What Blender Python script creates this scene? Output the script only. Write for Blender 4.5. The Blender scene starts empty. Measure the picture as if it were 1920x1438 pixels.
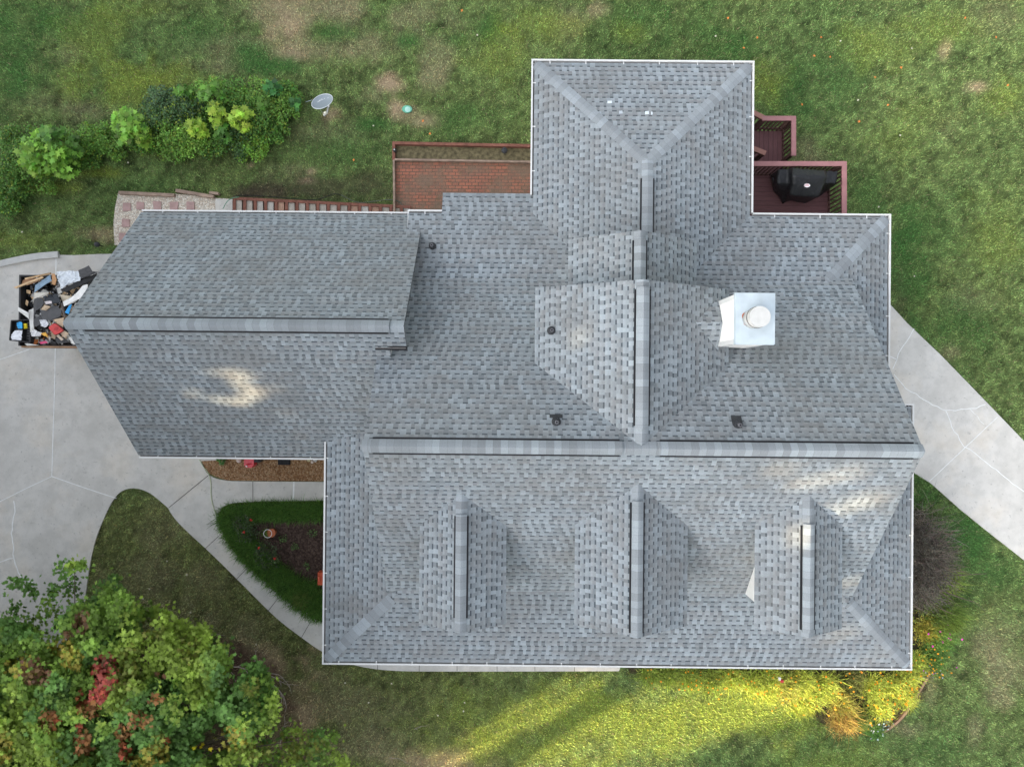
import bpy, bmesh, math, random
import numpy as np
from mathutils import Matrix, Vector
random.seed(7); rng = np.random.default_rng(7)
SC = bpy.context.scene
COL = SC.collection
# ------------------------------------------------------------------ camera
F = 1280.0; H = 22.2
RM = np.array([[0.99995422, -0.00946425, 0.00141175],
               [0.00945988, 0.99995053, 0.00307244],
               [-0.00144075, -0.00305895, 0.99999428]])
D3 = np.diag([1.0, -1.0, -1.0])
W2C = D3 @ RM @ D3
cam_d = bpy.data.cameras.new('camera'); cam = bpy.data.objects.new('camera', cam_d); COL.objects.link(cam)
cam_d.sensor_width = 36.0; cam_d.lens = 36.0 * F / 1920.0; cam_d.clip_end = 3000; cam_d.clip_start = 0.1
m4 = Matrix([list(r) for r in W2C.T]).to_4x4(); m4.translation = Vector((0, 0, H)); cam.matrix_world = m4
SC.camera = cam
# ------------------------------------------------------------------ world, sun, exposure
SUN_EL = math.radians(24); SUN_ROT = math.radians(240)
W = bpy.data.worlds.new('World'); SC.world = W; W.use_nodes = True
nt = W.node_tree; nt.nodes.clear()
sky = nt.nodes.new('ShaderNodeTexSky'); sky.sky_type = 'NISHITA'; sky.sun_disc = False
sky.sun_elevation = SUN_EL; sky.sun_rotation = SUN_ROT; sky.dust_density = 2.5; sky.ozone_density = 0.6
hs = nt.nodes.new('ShaderNodeHueSaturation'); hs.inputs['Saturation'].default_value = 0.30
bgn = nt.nodes.new('ShaderNodeBackground'); bgn.inputs['Strength'].default_value = 0.15
wo = nt.nodes.new('ShaderNodeOutputWorld')
# the evening sky is brighter towards the low sun, behind thin cloud
tcd = nt.nodes.new('ShaderNodeTexCoord'); dt = nt.nodes.new('ShaderNodeVectorMath'); dt.operation = 'DOT_PRODUCT'; dt.inputs[1].default_value = (-.74, -.30, .60)
mr_ = nt.nodes.new('ShaderNodeMapRange'); mr_.inputs[1].default_value = -.2; mr_.inputs[2].default_value = 1.0; mr_.inputs[3].default_value = .64; mr_.inputs[4].default_value = 1.9; mr_.interpolation_type = 'SMOOTHSTEP'
vm = nt.nodes.new('ShaderNodeVectorMath'); vm.operation = 'SCALE'
nt.links.new(tcd.outputs['Generated'], dt.inputs[0]); nt.links.new(dt.outputs['Value'], mr_.inputs[0]); nt.links.new(sky.outputs[0], hs.inputs['Color']); nt.links.new(hs.outputs[0], vm.inputs[0]); nt.links.new(mr_.outputs[0], vm.inputs['Scale']); nt.links.new(vm.outputs[0], bgn.inputs['Color']); nt.links.new(bgn.outputs[0], wo.inputs['Surface'])
sun_d = bpy.data.lights.new('sun', 'SUN'); sun_d.energy = 5.0; sun_d.angle = math.radians(0.8); sun_d.color = (1.0, 0.78, 0.50)
sun = bpy.data.objects.new('sun', sun_d); COL.objects.link(sun)
SDIR = Vector((math.sin(SUN_ROT) * math.cos(SUN_EL), math.cos(SUN_ROT) * math.cos(SUN_EL), math.sin(SUN_EL)))
sun.rotation_euler = SDIR.to_track_quat('Z', 'Y').to_euler(); sun.location = (-30, -20, 40)
SC.view_settings.view_transform = 'Standard'; SC.view_settings.look = 'None'
SC.view_settings.exposure = 1.5; SC.view_settings.gamma = 1.0
SC.render.engine = 'CYCLES'

# ------------------------------------------------------------------ helpers
def P(px, py, z=0.0):
    v = np.array([(px - 960) / F, (py - 719) / F, 1.0]); w = RM.T @ v; t = (H - z) / w[2]
    return (w[0] * t, -w[1] * t, z)
def P2(px, py, z=0.0):
    p = P(px, py, z); return (p[0], p[1])
def to_px(x, y, z=0.0):
    x = np.asarray(x, float); y = np.asarray(y, float)
    X, Y, Zd = x, -y, (H - z) + 0 * x
    a = RM[0, 0] * X + RM[0, 1] * Y + RM[0, 2] * Zd; b = RM[1, 0] * X + RM[1, 1] * Y + RM[1, 2] * Zd; c = RM[2, 0] * X + RM[2, 1] * Y + RM[2, 2] * Zd
    return 960 + F * a / c, 719 + F * b / c
def inpoly(x, y, poly):
    x = np.asarray(x); y = np.asarray(y); r = np.zeros(x.shape, bool); n = len(poly)
    for i in range(n):
        x1, y1 = poly[i][:2]; x2, y2 = poly[(i + 1) % n][:2]
        if y1 == y2: continue
        c = ((y1 > y) != (y2 > y)) & (x < (x2 - x1) * (y - y1) / (y2 - y1) + x1)
        r ^= c
    return r
def vnoise(x, y, s, seed=0):
    x = np.asarray(x) / s + 1000; y = np.asarray(y) / s + 1000
    xi = np.floor(x).astype(np.int64); yi = np.floor(y).astype(np.int64); fx = x - xi; fy = y - yi
    fx = fx * fx * (3 - 2 * fx); fy = fy * fy * (3 - 2 * fy)
    def h(a, b):
        v = (a * 374761393 + b * 668265263 + seed * 1442695041) & 0x7fffffff
        v = ((v ^ (v >> 13)) * 1274126177) & 0x7fffffff
        return ((v ^ (v >> 16)) & 0xffff) / 65535.0
    return (h(xi, yi) * (1 - fx) + h(xi + 1, yi) * fx) * (1 - fy) + (h(xi, yi + 1) * (1 - fx) + h(xi + 1, yi + 1) * fx) * fy
def fbm(x, y, s, seed=0, o=4):
    t = 0; a = 1; n = 0
    for i in range(o):
        t = t + a * vnoise(x, y, s / 2 ** i, seed + i * 17); n += a; a *= .55
    return t / n
def chaikin(pts, k=2, closed=False):
    for _ in range(k):
        q = []
        n = len(pts)
        rngi = range(n if closed else n - 1)
        if not closed: q.append(pts[0])
        for i in rngi:
            a = pts[i]; b = pts[(i + 1) % n]
            q.append(tuple(a[j] * .75 + b[j] * .25 for j in range(len(a)))); q.append(tuple(a[j] * .25 + b[j] * .75 for j in range(len(a))))
        if not closed: q.append(pts[-1])
        pts = q
    return pts
def tag(o, label=None, cat=None, group=None, kind=None):
    if label: o['label'] = label
    if cat: o['category'] = cat
    if group: o['group'] = group
    if kind: o['kind'] = kind
    return o
def empty(name, loc=(0, 0, 0), label=None, cat=None, group=None):
    o = bpy.data.objects.new(name, None); COL.objects.link(o); o.location = loc; o.empty_display_size = .2
    return tag(o, label, cat, group)
class MB:
    def __init__(s): s.v = []; s.f = []; s.m = []; s.uv = {}
    def face(s, pts, mi=0, uv=None):
        b = len(s.v); s.v += [tuple(p) for p in pts]; s.f.append(tuple(range(b, b + len(pts)))); s.m.append(mi)
        if uv: s.uv[len(s.f) - 1] = uv
    def raw(s, vs, fs, mi=0):
        b = len(s.v); s.v += [tuple(p) for p in vs]
        for f in fs: s.f.append(tuple(b + i for i in f)); s.m.append(mi)
    def hexa(s, c, mi=0):      # c: 4 bottom, 4 top (ccw)
        s.raw(c, [(3, 2, 1, 0), (4, 5, 6, 7), (0, 1, 5, 4), (1, 2, 6, 5), (2, 3, 7, 6), (3, 0, 4, 7)], mi)
    def box(s, x0, x1, y0, y1, z0, z1, mi=0):
        s.hexa([(x0, y0, z0), (x1, y0, z0), (x1, y1, z0), (x0, y1, z0), (x0, y0, z1), (x1, y0, z1), (x1, y1, z1), (x0, y1, z1)], mi)
    def beam(s, a, b, w, h, mi=0, up=(0, 0, 1)):   # box from a to b; top centre line = a,b
        a = Vector(a); b = Vector(b); d = (b - a).normalized(); n = d.cross(Vector(up))
        if n.length < 1e-5: n = Vector((1, 0, 0))
        n.normalize(); u = n.cross(d).normalized(); n = n * w / 2; dn = -u * h
        s.hexa([a + n + dn, a - n + dn, b - n + dn, b + n + dn, a + n, a - n, b - n, b + n], mi)
    def prism(s, poly, z0, z1, mi=0, side=None):
        n = len(poly); b = len(s.v)
        s.v += [(p[0], p[1], z1) for p in poly] + [(p[0], p[1], z0) for p in poly]
        area = sum(poly[i][0] * poly[(i + 1) % n][1] - poly[(i + 1) % n][0] * poly[i][1] for i in range(n))
        r = list(range(n))
        if area < 0: r = r[::-1]
        s.f.append(tuple(b + i for i in r)); s.m.append(mi)
        s.f.append(tuple(b + n + i for i in r[::-1])); s.m.append(mi)
        for k in range(n):
            i, j = r[k], r[(k + 1) % n]
            s.f.append((b + n + i, b + n + j, b + j, b + i)); s.m.append(mi if side is None else side)
    def tube(s, pts, rad, n=6, mi=0, cap=True):
        rings = []; pts = [Vector(p) for p in pts]
        for i, p in enumerate(pts):
            d = (pts[min(i + 1, len(pts) - 1)] - pts[max(i - 1, 0)]).normalized()
            a = d.cross(Vector((0, 0, 1)));
            if a.length < 1e-3: a = d.cross(Vector((1, 0, 0)))
            a.normalize(); c = a.cross(d); r = rad[i] if isinstance(rad, (list, tuple)) else rad
            b = len(s.v); s.v += [tuple(p + a * r * math.cos(t * 2 * math.pi / n) + c * r * math.sin(t * 2 * math.pi / n)) for t in range(n)]; rings.append(b)
        for i in range(len(rings) - 1):
            for t in range(n):
                u = (t + 1) % n; s.f.append((rings[i] + t, rings[i] + u, rings[i + 1] + u, rings[i + 1] + t)); s.m.append(mi)
        if cap:
            s.f.append(tuple(rings[0] + t for t in range(n))[::-1]); s.m.append(mi); s.f.append(tuple(rings[-1] + t for t in range(n))); s.m.append(mi)
    def build(s, name, mats, parent=None, smooth=False):
        me = bpy.data.meshes.new(name); me.from_pydata(s.v, [], s.f)
        if not isinstance(mats, (list, tuple)): mats = [mats]
        for m in mats: me.materials.append(m)
        me.polygons.foreach_set('material_index', s.m)
        if s.uv:
            ul = me.uv_layers.new(name='UVMap')
            for fi, uv in s.uv.items():
                p = me.polygons[fi]
                for k, li in enumerate(p.loop_indices): ul.data[li].uv = uv[k]
        if smooth: me.polygons.foreach_set('use_smooth', [True] * len(s.f))
        me.update()
        o = bpy.data.objects.new(name, me); COL.objects.link(o)
        if parent is not None: o.parent = parent; o.matrix_parent_inverse = Matrix.Translation(parent.location).inverted() if parent.type == 'EMPTY' else Matrix()
        return o
def npmesh(name, verts, nper, mat, cols=None, parent=None):
    """verts (N*nper,3): N polygons with nper corners each"""
    n = len(verts); N = n // nper
    me = bpy.data.meshes.new(name); me.vertices.add(n); me.vertices.foreach_set('co', np.asarray(verts, np.float32).ravel())
    me.loops.add(n); me.loops.foreach_set('vertex_index', np.arange(n, dtype=np.int32))
    me.polygons.add(N); me.polygons.foreach_set('loop_start', np.arange(0, n, nper, dtype=np.int32))
    me.update(calc_edges=True)
    if cols is not None:
        a = me.attributes.new('Col', 'FLOAT_COLOR', 'FACE'); c = np.ones((N, 4), np.float32); c[:, :3] = cols; a.data.foreach_set('color', c.ravel())
    me.materials.append(mat)
    o = bpy.data.objects.new(name, me); COL.objects.link(o)
    if parent is not None: o.parent = parent; o.matrix_parent_inverse = Matrix.Translation(parent.location).inverted()
    return o
# ------------------------------------------------------------------ materials
class NT:
    def __init__(s, name):
        s.m = bpy.data.materials.new(name); s.m.use_nodes = True; s.t = s.m.node_tree; s.t.nodes.clear()
        s.out = s.t.nodes.new('ShaderNodeOutputMaterial'); s.b = s.t.nodes.new('ShaderNodeBsdfPrincipled'); s.t.links.new(s.b.outputs[0], s.out.inputs[0])
    def n(s, ty, **k):
        x = s.t.nodes.new(ty)
        for a, b in k.items(): setattr(x, a, b)
        return x
    def set(s, inp, v):
        if hasattr(v, 'is_output') or isinstance(v, bpy.types.NodeSocket): s.t.links.new(v, inp)
        else: inp.default_value = v
    def math(s, op, a, b=0.0, c=0.0, clamp=False):
        x = s.n('ShaderNodeMath', operation=op); x.use_clamp = clamp; s.set(x.inputs[0], a); s.set(x.inputs[1], b); s.set(x.inputs[2], c); return x.outputs[0]
    def mix(s, f, a, b, bt='MIX'):
        x = s.n('ShaderNodeMix', data_type='RGBA', blend_type=bt); s.set(x.inputs[0], f)
        s.set(x.inputs[6], a if not isinstance(a, tuple) else (*a[:3], 1)); s.set(x.inputs[7], b if not isinstance(b, tuple) else (*b[:3], 1)); return x.outputs[2]
    def noise(s, vec, scale, detail=3, rough=.55, out=0):
        x = s.n('ShaderNodeTexNoise'); s.set(x.inputs['Vector'], vec); x.inputs['Scale'].default_value = scale; x.inputs['Detail'].default_value = detail; x.inputs['Roughness'].default_value = rough; return x.outputs[out]
    def ramp(s, f, stops):
        x = s.n('ShaderNodeValToRGB'); s.set(x.inputs[0], f); e = x.color_ramp.elements
        while len(e) < len(stops): e.new(.5)
        for q, (p, c) in zip(e, stops): q.position = p; q.color = (*c[:3], 1) if isinstance(c, tuple) else (c, c, c, 1)
        return x.outputs[0]
    def wn(s, a, b=None):
        x = s.n('ShaderNodeTexWhiteNoise', noise_dimensions='3D'); cb = s.n('ShaderNodeCombineXYZ'); s.set(cb.inputs[0], a); s.set(cb.inputs[1], b if b is not None else 0.37); s.t.links.new(cb.outputs[0], x.inputs[0]); return x.outputs[0]
    def pos(s): return s.n('ShaderNodeNewGeometry').outputs['Position']
    def bump(s, h, strength=.5, dist=.01):
        x = s.n('ShaderNodeBump'); x.inputs['Strength'].default_value = strength; x.inputs['Distance'].default_value = dist; s.set(x.inputs['Height'], h); s.t.links.new(x.outputs[0], s.b.inputs['Normal'])
    def fin(s, color, rough=.8, spec=.3, **k):
        s.set(s.b.inputs['Base Color'], color if not isinstance(color, tuple) else (*color[:3], 1)); s.b.inputs['Roughness'].default_value = rough; s.b.inputs['Specular IOR Level'].default_value = spec
        for a, b in k.items(): s.b.inputs[a].default_value = b
        return s.m
def simple(name, col, rough=.7, var=.15, scale=6.0, spec=.3, metal=0.0, bump=0.0, bscale=40):
    t = NT(name); p = t.pos(); f = t.noise(p, scale, 4)
    lo = tuple(c * (1 - var) for c in col); hi = tuple(min(1, c * (1 + var)) for c in col)
    c = t.mix(t.ramp(f, [(.3, 0.), (.7, 1.)]), lo, hi)
    if bump: t.bump(t.noise(p, bscale, 3), bump, .01)
    m = t.fin(c, rough, spec); t.b.inputs['Metallic'].default_value = metal; return m
def mat_shingle():
    t = NT('asphalt_shingle'); uvn = t.n('ShaderNodeUVMap'); sp = t.n('ShaderNodeSeparateXYZ'); t.t.links.new(uvn.outputs[0], sp.inputs[0]); u, v = sp.outputs[0], sp.outputs[1]
    v1 = t.math('DIVIDE', v, .143); row = t.math('FLOOR', v1); fv = t.math('FRACT', v1)
    r = t.wn(row, 3.3)
    cb = t.n('ShaderNodeCombineXYZ'); t.set(cb.inputs[0], t.math('MULTIPLY', u, 3.1)); t.set(cb.inputs[1], t.math('MULTIPLY', row, 7.7))
    jit = t.math('MULTIPLY', t.noise(cb.outputs[0], 1.0, 1), .32)
    c = t.math('ADD', t.math('DIVIDE', t.math('ADD', u, t.math('MULTIPLY', r, 9.1)), .215), jit)
    cell = t.math('FLOOR', c); fc = t.math('FRACT', c)
    duty = t.math('ADD', t.math('MULTIPLY', t.wn(cell, row), .28), .32)
    gap = t.math('LESS_THAN', fc, duty)
    tone = t.wn(t.math('ADD', t.math('MULTIPLY', cell, 2.0), gap), t.math('ADD', row, .5))
    tone2 = t.wn(t.math('ADD', t.math('FLOOR', t.math('DIVIDE', c, 2.2)), 77.0), row)
    base = t.ramp(tone, [(0., (.160, .178, .188)), (.28, (.205, .231, .247)), (.65, (.238, .270, .289)), (1., (.283, .322, .345))])
    base = t.mix(t.math('MULTIPLY', t.ramp(tone2, [(.55, 0.), (.75, 1.)]), .40), base, (.215, .215, .213))
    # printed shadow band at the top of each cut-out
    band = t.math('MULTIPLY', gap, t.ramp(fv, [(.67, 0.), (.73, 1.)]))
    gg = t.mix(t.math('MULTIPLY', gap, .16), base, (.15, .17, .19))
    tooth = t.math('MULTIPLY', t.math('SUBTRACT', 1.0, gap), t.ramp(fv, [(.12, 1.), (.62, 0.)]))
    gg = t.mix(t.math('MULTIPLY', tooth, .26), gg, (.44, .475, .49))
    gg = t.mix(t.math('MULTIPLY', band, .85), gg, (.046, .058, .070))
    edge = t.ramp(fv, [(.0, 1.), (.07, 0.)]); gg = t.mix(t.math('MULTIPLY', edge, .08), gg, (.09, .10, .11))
    p = t.pos(); big = t.noise(p, .55, 4, .6)
    gg = t.mix(t.ramp(big, [(.42, 0.), (.72, .45)]), gg, (.155, .148, .135))
    gr = t.noise(p, 70, 2, .7); gg = t.mix(1.0, gg, t.ramp(gr, [(.25, .80), (.75, 1.18)]), 'MULTIPLY')
    h = t.math('ADD', t.math('MULTIPLY', t.math('SUBTRACT', 1.0, gap), .6), t.math('MULTIPLY', t.math('SUBTRACT', 1.0, fv), .6))
    t.bump(h, .35, .008)
    return t.fin(gg, .93, .25)
def mat_cap(axis_uv=True):
    t = NT('ridge_cap_shingle'); uvn = t.n('ShaderNodeUVMap'); sp = t.n('ShaderNodeSeparateXYZ'); t.t.links.new(uvn.outputs[0], sp.inputs[0]); u = sp.outputs[0]
    c = t.math('DIVIDE', u, .17); cell = t.math('FLOOR', c); fc = t.math('FRACT', c); tone = t.wn(cell, 5.5)
    base = t.ramp(tone, [(0., (.205, .222, .234)), (.5, (.245, .270, .286)), (1., (.295, .330, .352))])
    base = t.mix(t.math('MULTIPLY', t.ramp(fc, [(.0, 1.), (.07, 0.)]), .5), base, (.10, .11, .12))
    gr = t.noise(t.pos(), 60, 3, .75); base = t.mix(1.0, base, t.ramp(gr, [(.25, .78), (.75, 1.2)]), 'MULTIPLY')
    t.bump(t.math('SUBTRACT', 1.0, fc), .4, .01); return t.fin(base, .92, .25)
def mat_concrete(name='concrete', warm=0.0):
    t = NT(name); p = t.pos()
    a = t.noise(p, .45, 5, .6); b = t.noise(p, 2.3, 5, .65); g = t.noise(p, 60, 3, .8); s = t.noise(p, 9.0, 3, .7)
    col = t.ramp(a, [(.30, (.49, .475, .44)), (.5, (.585, .57, .535)), (.7, (.67, .655, .62))])
    col = t.mix(t.ramp(b, [(.42, 0.), (.62, .5)]), col, (.43, .42, .39))
    col = t.mix(t.ramp(a, [(.50, 0.), (.66, .40)]), col, (.56, .48, .37))
    col = t.mix(t.ramp(s, [(.62, 0.), (.70, .5)]), col, (.24, .235, .22))
    col = t.mix(1.0, col, t.ramp(g, [(.25, .88), (.75, 1.1)]), 'MULTIPLY')
    t.bump(g, .25, .004); return t.fin(col, .88, .25)
def mat_leaf(name, trans=.25, rough=.55):
    t = NT(name); at = t.n('ShaderNodeAttribute', attribute_name='Col'); t.b.inputs['Roughness'].default_value = rough
    t.set(t.b.inputs['Base Color'], at.outputs['Color']); t.b.inputs['Specular IOR Level'].default_value = .3
    tr = t.n('ShaderNodeBsdfTranslucent'); t.t.links.new(at.outputs['Color'], tr.inputs[0]); mx = t.n('ShaderNodeMixShader'); mx.inputs[0].default_value = trans
    t.t.links.new(t.b.outputs[0], mx.inputs[1]); t.t.links.new(tr.outputs[0], mx.inputs[2]); t.t.links.new(mx.outputs[0], t.out.inputs[0]); return t.m
def mat_ground():
    t = NT('lawn_soil'); at = t.n('ShaderNodeAttribute', attribute_name='Tint'); p = t.pos()
    n1 = t.noise(p, 28, 4, .75); n2 = t.noise(p, 5, 4, .65)
    c = t.mix(1.0, at.outputs['Color'], t.ramp(n1, [(.28, .45), (.5, .95), (.72, 1.55)]), 'MULTIPLY')
    c = t.mix(1.0, c, t.ramp(n2, [(.3, .8), (.7, 1.2)]), 'MULTIPLY')
    t.bump(n1, .8, .03); return t.fin(c, .95, .15)
def mat_brick():
    t = NT('brick_paving'); p = t.pos(); br = t.n('ShaderNodeTexBrick'); mp = t.n('ShaderNodeMapping'); t.t.links.new(p, mp.inputs[0]); t.t.links.new(mp.outputs[0], br.inputs[0])
    br.inputs['Scale'].default_value = 1.0; br.inputs['Brick Width'].default_value = .215; br.inputs['Row Height'].default_value = .108; br.inputs['Mortar Size'].default_value = .013; br.inputs['Mortar Smooth'].default_value = .3
    br.inputs['Color1'].default_value = (.40, .155, .10, 1); br.inputs['Color2'].default_value = (.27, .12, .085, 1); br.inputs['Mortar'].default_value = (.12, .095, .07, 1); br.inputs['Bias'].default_value = 0.0
    n = t.noise(p, 1.1, 5, .65); c = t.mix(t.ramp(n, [(.44, 0.), (.60, .8)]), br.outputs[0], (.19, .14, .10))
    n3 = t.noise(p, 7, 4, .7); c = t.mix(t.ramp(n3, [(.55, 0.), (.72, .55)]), c, (.10, .10, .055)); c = t.mix(1.0, c, t.ramp(t.noise(p, 50, 3), [(.3, .75), (.7, 1.25)]), 'MULTIPLY')
    t.bump(t.math('SUBTRACT', 1.0, br.outputs[1]), .6, .01); return t.fin(c, .9, .2)
def mat_gravel(name, cols, sc=26.0):
    t = NT(name); p = t.pos(); vo = t.n('ShaderNodeTexVoronoi'); vo.inputs['Scale'].default_value = sc; t.t.links.new(p, vo.inputs[0])
    x = t.n('ShaderNodeSeparateColor'); t.t.links.new(vo.outputs['Color'], x.inputs[0])
    c = t.ramp(x.outputs[0], [(i / (len(cols) - 1), cc) for i, cc in enumerate(cols)]); c = t.mix(1.0, c, t.ramp(vo.outputs[0], [(.0, 1.15), (.6, .62)]), 'MULTIPLY')
    t.bump(t.math('SUBTRACT', 1.0, vo.outputs[0]), .9, .02); return t.fin(c, .9, .2)
def mat_planks(name, col, width, axis, dark=.25):
    t = NT(name); p = t.pos(); sp = t.n('ShaderNodeSeparateXYZ'); t.t.links.new(p, sp.inputs[0]); c = t.math('DIVIDE', sp.outputs[axis], width); f = t.math('FRACT', c); k = t.wn(t.math('FLOOR', c), 2.2)
    mp = t.n('ShaderNodeMapping'); t.t.links.new(p, mp.inputs[0]); mp.inputs['Scale'].default_value = (1.2, 14, 1) if axis == 1 else (14, 1.2, 1)
    g = t.noise(mp.outputs[0], 3, 4, .6); cc = t.mix(t.math('MULTIPLY', k, .5), tuple(col), tuple(x * .72 for x in col)); cc = t.mix(1.0, cc, t.ramp(g, [(.3, .8), (.7, 1.2)]), 'MULTIPLY')
    cc = t.mix(t.ramp(f, [(.0, 1.), (.035, 1.), (.06, 0.)]), cc, tuple(x * dark for x in col)); t.bump(t.ramp(f, [(0., 0.), (.07, 1.)]), .6, .01); return t.fin(cc, .75, .3)
def mat_siding():
    t = NT('white_lap_siding'); p = t.pos(); sp = t.n('ShaderNodeSeparateXYZ'); t.t.links.new(p, sp.inputs[0]); f = t.math('FRACT', t.math('DIVIDE', sp.outputs[2], .13))
    c = t.mix(t.ramp(f, [(0., 1.), (.08, 0.)]), (.78, .78, .75), (.45, .45, .43)); c = t.mix(1.0, c, t.ramp(t.noise(p, 3, 3), [(.3, .93), (.7, 1.03)]), 'MULTIPLY'); t.bump(f, .5, .01); return t.fin(c, .6, .3)
ORD = 'first second third fourth fifth sixth seventh eighth ninth tenth eleventh twelfth thirteenth fourteenth fifteenth sixteenth seventeenth eighteenth nineteenth twentieth'.split() + ['twenty-' + q for q in 'first second third fourth fifth sixth seventh'.split()]
M = {}
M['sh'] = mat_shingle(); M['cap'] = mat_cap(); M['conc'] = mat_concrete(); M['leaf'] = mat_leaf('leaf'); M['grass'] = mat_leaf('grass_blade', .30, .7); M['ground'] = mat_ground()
M['white'] = simple('white_painted_metal', (.62, .625, .61), .4, .05, 3); M['chase'] = simple('white_chimney_siding', (.86, .85, .81), .5, .04, 4); M['metal'] = simple('pale_galvanised_metal', (.45, .52, .56), .45, .10, 3, .5)
M['flue'] = simple('pale_flue_metal', (.50, .50, .48), .5, .08, 6); M['grime'] = simple('gutter_grime', (.15, .145, .14), .8, .3, 12); M['black'] = simple('black_flashing', (.012, .012, .014), .6, .3, 10); M['rubber'] = simple('vent_rubber', (.035, .037, .04), .6, .2, 10)
M['rust'] = simple('rust', (.35, .10, .045), .8, .2, 20); M['siding'] = mat_siding(); M['brick'] = mat_brick()
M['fascia'] = simple('white_fascia', (.78, .78, .76), .5, .05); M['joint'] = simple('dark_joint', (.10, .095, .085), .9, .3, 10); M['seal'] = simple('white_sealant', (.72, .73, .72), .7, .1, 8)
M['deck'] = mat_planks('deck_boards', (.150, .070, .072), .145, 1); M['deckv'] = mat_planks('deck_boards_crosswise', (.150, .070, .072), .145, 0)
M['rail'] = simple('deck_rail_paint', (.34, .165, .165), .6, .12, 5); M['railb'] = simple('deck_brown_paint', (.30, .15, .12), .6, .12, 5); M['bal'] = simple('dark_brown_stain', (.085, .042, .036), .7, .2, 8)
M['timber'] = simple('red_brown_timber', (.20, .085, .06), .85, .3, 6, bump=.3); M['timber2'] = simple('weathered_timber', (.30, .22, .17), .9, .3, 5, bump=.3)
M['soil'] = mat_gravel('dark_mulch', [(.035, .022, .016), (.07, .045, .035), (.11, .075, .06), (.05, .03, .025)], 18); M['bark'] = mat_gravel('bark_mulch', [(.20, .10, .045), (.36, .20, .10), (.48, .33, .20), (.28, .14, .06)], 24)
M['pea'] = mat_gravel('pale_pebbles', [(.58, .48, .38), (.76, .66, .54), (.84, .80, .70), (.68, .58, .48)], 22); M['step'] = simple('pink_stone', (.40, .27, .25), .85, .15, 7, bump=.3)
M['glass'] = simple('window_glass', (.05, .06, .07), .1, .1, 2, .6)
# ------------------------------------------------------------------ house constants
ze = 3.25; ps = .2715; XL, YF, XR1, Yn, XR2, YB = -5.214, -7.764, 11.114, -.399, 10.433, 4.848
XWR, YT, XWL = 6.61, 9.058, .429; zr, Ym, XGL, XGR, pm = 6.9675, -1.377, -3.346, 9.178, .75
zg, YgB, YgF, XgL, XgR, pg = 2.75, 4.9065, -2.159, -10.612, -2.584, .96
LIP = .085
# ------------------------------------------------------------------ lawn mask
def PX(l, z=0): return [P2(a, b, z) for a, b in l]
driveL = chaikin([(-700, 560), (-200, 520), (0, 491), (60, 478), (108, 474), (116, 480), (207, 476), (420, 474)], 1) + [(420, 862), (378, 864)] + chaikin([(378, 864), (384, 880), (392, 890)], 1) + [(316, 952)] + chaikin([(316, 952), (300, 938), (280, 922), (255, 914), (230, 918), (213, 935), (195, 972), (178, 1015), (165, 1080), (158, 1150), (150, 1250), (140, 1438), (120, 1900)], 2) + [(-700, 1900)]
walk = [(392, 890), (316, 952)] + chaikin([(316, 952), (325, 968), (345, 990), (400, 1040), (460, 1100), (520, 1160), (560, 1190), (604, 1222), (660, 1246), (720, 1256), (800, 1258), (1160, 1257)], 2) + [(1180, 1210), (640, 1205)] + chaikin([(608, 1168), (560, 1145), (520, 1110), (450, 1050), (418, 1005), (408, 965), (420, 946), (455, 940), (612, 938)], 2) + [(640, 938), (640, 903), (608, 903)] + chaikin([(608, 903), (440, 902), (420, 900), (403, 896), (392, 890)], 1)
driveR = [(1560, 470), (1669, 572), (1700, 606), (1762, 665), (1840, 745), (1920, 828), (2300, 1230), (2300, 1400), (1920, 1050), (1860, 1003), (1800, 955), (1745, 906), (1700, 878), (1560, 780)]
bedL = chaikin([(640, 940), (608, 941), (455, 942), (421, 948), (410, 966), (420, 1006), (452, 1050), (522, 1110), (562, 1145), (606, 1167), (640, 1175)], 1)
mulchG = chaikin([(378, 864), (386, 880), (396, 890), (420, 899), (440, 901), (608, 902), (640, 902)], 1) + [(640, 840), (378, 840)]
patio = [(738, 270), (1030, 272), (1030, 420), (738, 420)]
gravel = [(222, 362), (330, 364), (410, 372), (437, 374), (437, 420), (330, 470), (215, 460), (213, 420), (216, 390)]
steps_ = [(405, 366), (770, 385), (770, 430), (405, 430)]
bedR = [(1180, 1230), (1180, 1262), (1300, 1275), (1440, 1300), (1500, 1335), (1580, 1375), (1640, 1386), (1690, 1355), (1735, 1300), (1755, 1240), (1765, 1215), (1790, 1180), (1750, 1130), (1740, 1060), (1735, 960), (1700, 950), (1690, 1230)]
treebed = chaikin([(120, 1240), (260, 1180), (420, 1190), (500, 1225), (545, 1290), (560, 1350), (600, 1438), (580, 1600), (100, 1600), (60, 1400)], 2, True)
EXCL = [driveL, walk, driveR, bedL, mulchG, patio, gravel, steps_]
house_fp = [(XL + .3, YF + .4), (XR1 - .3, YF + .4), (XR1 - .3, YB - .3), (XWR - .2, YB - .3), (XWR - .2, YT - .4), (XWL + .2, YT - .4), (XWL + .2, YB), (XgL + 1, YB - .2), (XgL + 1, YgF + .4), (XL + .3, YgF + .4)]
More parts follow.
